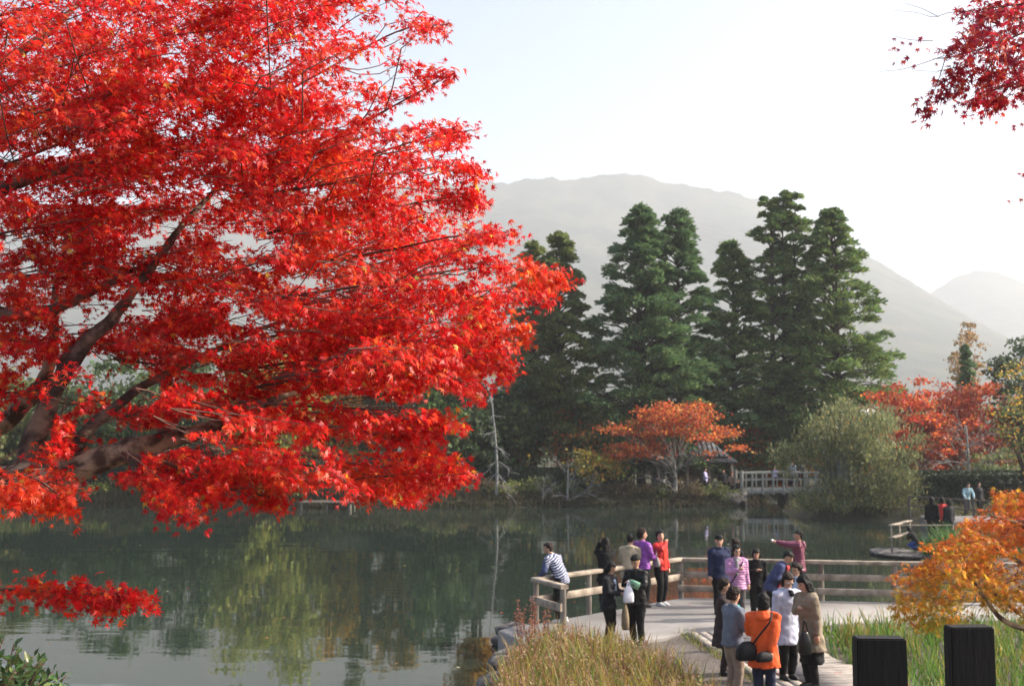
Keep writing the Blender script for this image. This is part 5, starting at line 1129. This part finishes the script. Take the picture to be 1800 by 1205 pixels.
    if hood is not None:
        m = MB(); rings(m, [(.765, 0, -.070, .050, .028), (.80, 0, -.066, .074, .040), (.835, 0, -.056, .070, .040), (.86, 0, -.046, .05, .03)], 14, bend); m.v = [v * H for v in m.v]; o = m.build('hood', hood, root, col=False); remesh(o, vx * H, .02 * H)
    sm = shoe or cloth('shoe_black', (.012, .012, .013), .5)
    for (S, K, T, sx) in leg:
        m = MB(); c = T * (1, 1, 0)
        rings(m, [(.0, c[0], c[1] + .030, .030, .078), (.012, c[0], c[1] + .030, .031, .080), (.028, c[0], c[1] + .022, .029, .066), (.048, c[0], c[1] - .006, .027, .034), (.062, c[0], c[1] - .010, .025, .026)], 14)
        m.v = [v * H for v in m.v]; m.build('shoe', sm, root, smoothf=True, col=False)
    root['_'] = 0; del root['_']
    return root, arm, bp, H
def world(rt, p, H):
    a = rt.rotation_euler[2]; c, s = math.cos(a), math.sin(a); p = np.asarray(p) * H; return np.array([rt.location[0] + p[0] * c - p[1] * s, rt.location[1] + p[0] * s + p[1] * c, rt.location[2] + p[2]])
def spot(px, py, ground=None):
    z = DECK if ground is None else ground; p = gp(px, py, z); return p
def on(px, d, z): p = at(px, 900, d); return np.array([p[0], d, z])

BLK = cloth('black', (.006, .006, .007)); CHA = cloth('charcoal', (.018, .018, .022)); NVY = cloth('navy', (.018, .026, .07)); BEI = cloth('beige', (.50, .41, .29)); PUR_ = quilt_cloth('purple', (.24, .05, .34)); REDC = cloth('red', (.60, .035, .03), .6)
LEA = cloth('leather', (.012, .012, .012), .32, .5); PNK = quilt_cloth('pink', (.44, .20, .38)); MAR = quilt_cloth('maroon', (.14, .018, .05)); DEN = cloth('denim', (.016, .022, .05)); LBL = cloth('pale_blue', (.42, .50, .66)); WHT = cloth('pale_lilac', (.56, .58, .72))
KHA = cloth('khaki', (.25, .20, .14), .7); ORA = cloth('orange', (.80, .11, .02), .6); GRY = cloth('grey_blue', (.16, .18, .23)); TAN = cloth('tan', (.33, .25, .20)); BRN = cloth('dark_brown', (.045, .03, .03)); TEA = cloth('teal', (.05, .34, .36)); NRD = cloth('navy_red', (.06, .07, .16)); GRP_ = cloth('grey_trouser', (.10, .09, .09))
WSH = cloth('white_shoe', (.75, .74, .73), .5); PSC = cloth('patterned', (.3, .28, .28)); LIL = cloth('lilac', (.45, .42, .68))
HB, HBR, HG = HAIRS['black'], HAIRS['brown'], HAIRS['grey']
DK2 = DECK + .002
BWZ = DECK + .014
P = {}
P[1] = person('man in blue and white chevron-striped jacket leaning on the railing corner', spot(988, 1093), 1.70, -128, stripe_cloth(), BLK, ('short', HBR), ('rail', 'rail'), 30, (-25, -20), .47, shoe=WSH, stance=.06)
P[2] = person('long-haired woman in black seen from behind, hands raised to her face', spot(1066, 1074), 1.60, -165, BLK, BLK, ('long', HB), ('face', 'face'), 3, (0, 5), .40, bulk=1.1)
P[3] = person('short-haired person in a beige coat facing the lake', spot(1108, 1067), 1.62, 160, BEI, TAN, ('short', HB), ('front', 'front'), 5, (-10, 0), .40, bulk=1.12, collar=1)
P[4] = person('woman in a purple quilted jacket looking over the lake', spot(1130, 1066), 1.74, 125, PUR_, BLK, ('perm', HBR), ('side', 'front'), 0, (30, 0), .49, bulk=1.06)
P[5] = person('woman in a red jacket with black trousers and white shoes', spot(1162, 1063), 1.67, 48, REDC, BLK, ('perm', HB), ('side', 'chin'), 0, (35, -4), .47, shoe=WSH, inner=(cloth('bright_red', (.72, .05, .03)), .5, .82, .05))
P[6] = person('woman in a charcoal suit looking down at a phone', spot(1070, 1131), 1.50, 62, CHA, BLK, ('bob', HB), ('front', 'front'), 5, (0, 22), .44, bulk=1.04, inner=(LBL, .55, .80, .03))
P[7] = person('young man in a black leather jacket holding a green booklet', spot(1121, 1131), 1.63, -38, LEA, BLK, ('short', HB), ('phone', 'chest'), 4, (0, 24), .44, inner=(BLK, .48, .84, .05))
P[8] = person('man in navy jacket and black cap', spot(1266, 1078), 1.68, 15, NVY, BLK, ('short', HG), ('side', 'side'), 0, (20, 3), .45, hat=BLK, bulk=1.1)
P[9] = person('person with brown hair half hidden behind the capped man', spot(1296, 1066), 1.53, 120, CHA, BLK, ('bob', HBR), ('side', 'side'), 0, (0, 0), .45)
P[10] = person('woman in a pink quilted jacket wearing dark sunglasses', spot(1297, 1090), 1.54, 5, PNK, GRP_, ('perm', HB), ('side', 'chest'), 0, (-5, 0), .42, bulk=1.12, glasses='dark', scarf=PSC, shoe=WSH)
P[11] = person('woman all in black looking down, between the pink jacket and the red-blue jacket', spot(1331, 1086), 1.45, -5, BLK, BLK, ('bob', HB), ('side', 'chest'), 3, (0, 14), .45)
P[12] = person('man in a navy and red jacket bending forward', spot(1358, 1103), 1.62, 68, NRD, BLK, ('short', HB), ('side', 'front'), 30, (10, 10), .46, bulk=1.12, inner=(cloth('dark_red', (.38, .03, .035)), .5, .84, .10))
P[13] = person('man in a maroon jacket holding a camera out at arm\'s length', spot(1406, 1059), 1.65, -100, MAR, BLK, ('short', HB), ('camera', 'camera'), 0, (0, -2), .44, bulk=1.04, hood=MAR)
P[14] = person('woman with brown hair in a pale blue shirt behind the huddle', spot(1407, 1140), 1.53, -55, LBL, GRP_, ('perm', HBR), ('side', 'front'), 6, (0, 14), .46)
P[15] = person('woman in a pale lilac tunic with clear glasses bending her head', spot(1384, 1192, BWZ), 1.66, 20, WHT, BLK, ('bob', HBR), ('side', 'side'), 6, (12, 20), .33, glasses='clear', inner=(BLK, .795, .85, .028), bulk=1.06)
P[16] = person('woman in a khaki hooded coat and black skirt facing left', spot(1428, 1208, BWZ), 1.70, -72, KHA, BLK, ('long', HB), ('side', 'chest'), 9, (0, 18), .33, skirt=(.22, .125, BLK), hood=KHA, bulk=1.12)
gz = .40
P[17] = person('woman in a bright orange hooded jacket seen from behind', on(1338, 16.1, .42), 1.60, 168, ORA, DEN, ('bob', HB), ('front', 'back'), 0, (0, 6), .36, hood=ORA, bulk=1.14)
P[18] = person('woman in grey-blue short-sleeved top and tan trousers facing right', on(1284, 16.7, .42), 1.60, 112, GRY, TAN, ('perm', HBR), ('front', 'front'), 3, (0, 10), .47, sleeve=.5, vest=BLK, scarf=TEA, bulk=1.1)
P[19] = person('woman in a long dark brown coat behind the tan trousers', on(1268, 18.3, .42), 1.52, 75, BRN, BRN, ('perm', HBR), ('side', 'front'), 2, (0, 8), .30, bulk=1.1)
# far people
GF = 'people on the far shore'
def far(label, px, py, d, H, yaw, top, bot, hair=('short', HB), z=None, **k):
    x = at(px, py, d)[0]; return person(label, (x, d, (hz(x, d) if z is None else z)), H, yaw, top, bot, hair, detail=False, group=GF, **k)
far('person in a lilac shirt walking past the hut', 1240, 868, 71.6, 1.62, 60, LIL, BLK, arms=('side', 'front'), step=.08)
far('person in dark clothes standing at the footbridge end, nearest the hut', 1272, 868, 71.8, 1.55, 0, CHA, BLK)
far('person in a brown top near the footbridge\'s left end', 1287, 868, 72.4, 1.68, -20, TAN, BLK, arms=('side', 'front'))
far('person in black against the footbridge\'s end post', 1298, 868, 71.6, 1.58, -60, BLK, BLK)
far('person crouching on the far bank under the bare tree', 1152, 868, 71.3, 1.6, 30, GRP_, TAN, arms=('knee', 'knee'), hip=.26, lean=20)
zb_ = zdeck + .15
far('person in blue on the footbridge', 1393, 850, 71.2, 1.62, 0, LBL, DEN, z=zb_)
far('person in grey at the willow side of the footbridge', 1412, 850, 71.5, 1.66, 30, GRP_, BLK, ('short', HG), z=zb_)
far('person in lilac on the middle of the footbridge', 1362, 850, 71.3, 1.2, -30, LIL, CHA, z=zb_)
GP2 = 'people around the small stone pier'
def far2(label, px, d, z, H, yaw, top, bot, hair=('bob', HB), **k):
    x = at(px, 900, d)[0]; return person(label, (x, d, z), H, yaw, top, bot, hair, detail=False, group=GP2, **k)
far2('tall person in black beside the stone pier railing', 1638, 41.5, .40, 1.66, 150, BLK, BLK)
far2('person in a red jacket among the group by the pier', 1656, 42.2, .41, 1.6, 170, REDC, BLK)
far2('person in dark grey right of the red jacket by the pier', 1668, 41.2, .41, 1.58, -160, CHA, DEN)
far2('child in blue crouching on the stone pier', 1609, 39.9, .26, 1.25, -150, BLK, cloth('bright_blue', (.05, .10, .40)), arms=('knee', 'knee'), hip=.22, lean=35)
far2('person in pale blue leaning on the far right path rail', 1700, 54.6, .5, 1.6, 0, cloth('pale_aqua', (.38, .55, .62)), GRP_, arms=('rail', 'rail'), lean=20)
far2('person in dark clothes beside the pale blue shirt at the rail', 1722, 54.8, .5, 1.58, 20, CHA, BLK)
far2('person in a red coat behind the orange maple', 1792, 41.5, .41, 1.6, 160, REDC, BLK)
far2('person in dark clothes behind the orange maple', 1778, 42.3, .41, 1.62, 190, BLK, BLK)

# ------------------------------------------------------------------ bags and things in hands
def bag(name, label, c, s, m_, strap=None, cat='bag', rz=0.0, sq=.7):
    t = empty(name, c); tag(t, label, cat); m = MB(); rings(m, [(-s[2], 0, 0, s[0] * .86, s[1] * .8), (-s[2] * .8, 0, 0, s[0], s[1]), (0, 0, 0, s[0] * .98, s[1]), (s[2] * .6, 0, 0, s[0] * .74, s[1] * .7), (s[2] * .9, 0, 0, s[0] * .45, s[1] * .4), (s[2], 0, 0, s[0] * .34, s[1] * .2)], 20, sq=sq)
    o = m.build('bag_body', m_, t, smoothf=True, col=False); t.rotation_euler = (0, 0, rz)
    if strap is not None:
        ca, sa = math.cos(-rz), math.sin(-rz); Q = [np.asarray(p) - np.asarray(c) for p in strap]; Q = [np.array([q[0] * ca - q[1] * sa, q[0] * sa + q[1] * ca, q[2]]) for q in Q]
        m = MB(); tube(m, curve(Q, 20), .014, 6); m.build('strap', m_, t, smoothf=True, col=False)
    return t
PLASTIC = mat('white_plastic', (.75, .76, .82), .35, (.68, .66, .74), 9); M_GREEN = mat('green_paper', (.30, .58, .40), .6); M_PHONE = mat('phone', (.02, .02, .022), .3); M_BAGB = cloth('bag_black', (.006, .006, .008), .6); M_BAGR = cloth('bag_brown', (.09, .06, .055), .5)
M_CAN = cloth('canvas', (.25, .19, .12)); M_SILV = mat('silver', (.5, .5, .52), .3, metal=.6)
def handpos(k, side, out=.05):
    rt, arm, bp, H = P[k]; S, E, T, sx = arm[side]; return world(rt, T + nrm(T - E) * out, H)
h = handpos(7, 0); h2 = handpos(7, 1)
c = h + np.array([.0, -.05, -.22]); t = bag('plastic_bag', 'thin white plastic bag hanging from the leather-jacket man\'s hand', c, (.10, .05, .15), PLASTIC, [c + (-.03, 0, .12), h + (0, -.01, .02), c + (.03, 0, .12)], rz=.2)
mb = MB(); bk = h * .4 + h2 * .6 + np.array([.05, -.07, -.05]); box(mb, (0, 0, 0), (.20, .012, .15), -.25); box(mb, (.005, .012, .004), (.19, .010, .145), -.25); o = mb.build('booklet', M_GREEN, loc=bk, col=False); o.rotation_euler = (.5, .25, 0); tag(o, 'pale green booklet held by the leather-jacket man', 'booklet')
h = handpos(6, 1); mb = MB(); box(mb, (0, 0, 0), (.07, .012, .14), 0.6); o = mb.build('phone', M_PHONE, loc=h + np.array([.04, -.01, .02]), col=False); o.rotation_euler = (.8, 0, 0); tag(o, 'dark phone in the charcoal-suit woman\'s hand', 'phone')
h = handpos(6, 1); c = h + np.array([.03, .0, -.42]); bag('tote_bag', 'brown canvas bag hanging beside the charcoal-suit woman', c, (.07, .13, .22), M_CAN, [c + (0, -.03, .18), h + (.02, 0, -.02), c + (0, .05, .18)])
h = handpos(4, 1); c = h + np.array([.06, -.05, -.08]); t = bag('red_hat', 'red cloth hat held between the purple and red jackets', c, (.13, .09, .09), REDC, None, 'hat', .3, .9)
rt, arm, bp, H = P[5]; c = world(rt, (.13, .02, .60), H); bag('handbag', 'small pale handbag under the red-jacket woman\'s arm', c, (.06, .10, .11), PSC, [c + (0, -.04, .09), world(rt, arm[1][0] + (0, 0, .04), H), c + (0, .04, .09)], rz=.6)
rt, arm, bp, H = P[17]
c = world(rt, (-.155, -.05, .505), H) + np.array([0, -.05, 0]); bag('shoulder_bag', 'black shoulder bag worn across the orange jacket', c, (.17, .09, .13), M_BAGB, [c + (.08, -.01, .09), world(rt, (-.03, -.118, .66), H), world(rt, (.055, -.112, .77), H), world(rt, (.075, -.03, .845), H)], rz=.3)
c = world(rt, (.0, -.155, .475), H); bag('clutch_bag', 'small black pouch held behind the orange jacket', c, (.13, .06, .07), M_BAGB, None, rz=.35)
rt, arm, bp, H = P[16]; c = world(rt, (-.10, .13, .43), H) + np.array([-.02, -.07, 0]); bag('handbag', 'black leather handbag hanging from the khaki coat\'s arm', c, (.10, .08, .17), cloth('bag_leather', (.012, .012, .013), .3), [c + (-.03, 0, .15), c + (.0, 0, .33), c + (.05, 0, .15)], rz=.2)
rt, arm, bp, H = P[14]; c = world(rt, (.10, -.12, .56), H); bag('shoulder_bag', 'dark brown shoulder bag behind the khaki coat', c, (.13, .10, .14), M_BAGR, [c + (0, 0, .12), world(rt, (.09, -.08, .80), H), c + (.05, .03, .12)], rz=-.4)
c = world(rt, (.16, -.20, .43), H); bag('tote_bag', 'lower dark brown bag hanging right of the khaki coat', c, (.11, .09, .12), M_BAGR, [c + (0, 0, .1), c + (-.03, 0, .3), c + (-.08, 0, .34)], rz=-.2)
rt, arm, bp, H = P[10]; bag('camera_bag', 'small dark bag on the pink jacket\'s hip', world(rt, (.14, .06, .47), H), (.07, .06, .08), M_BAGB, [world(rt, (.12, .07, .5), H), world(rt, (.02, .115, .66), H), world(rt, (-.06, .085, .80), H)])
for (k, lab) in ((13, 'small silver camera held out by the maroon-jacket man'),):
    a = handpos(k, 0, .06); b_ = handpos(k, 1, .06); mb = MB(); box(mb, (0, 0, 0), (.05, .10, .065)); q = MB(); tube(q, [(-.02, 0, 0), (-.055, 0, 0)], .022, 12); o = empty('camera_in_hand', (a + b_) / 2 + (-.03, 0, .01)); o.name = 'compact_camera'; tag(o, lab, 'camera'); mb.build('camera_body', M_SILV, o, col=False); q.build('camera_lens', M_PHONE, o, col=False)
h = handpos(18, 0); c = h + np.array([.05, 0, .03]); t = empty('drink_bottle', c); tag(t, 'clear pale bottle held out by the woman in grey-blue', 'bottle'); m = MB(); rings(m, [(-.09, 0, 0, .03, .03), (.04, 0, 0, .032, .032), (.07, 0, 0, .014, .014), (.10, 0, 0, .014, .014)], 12); m.build('bottle_body', PLASTIC, t, smoothf=True, col=False)
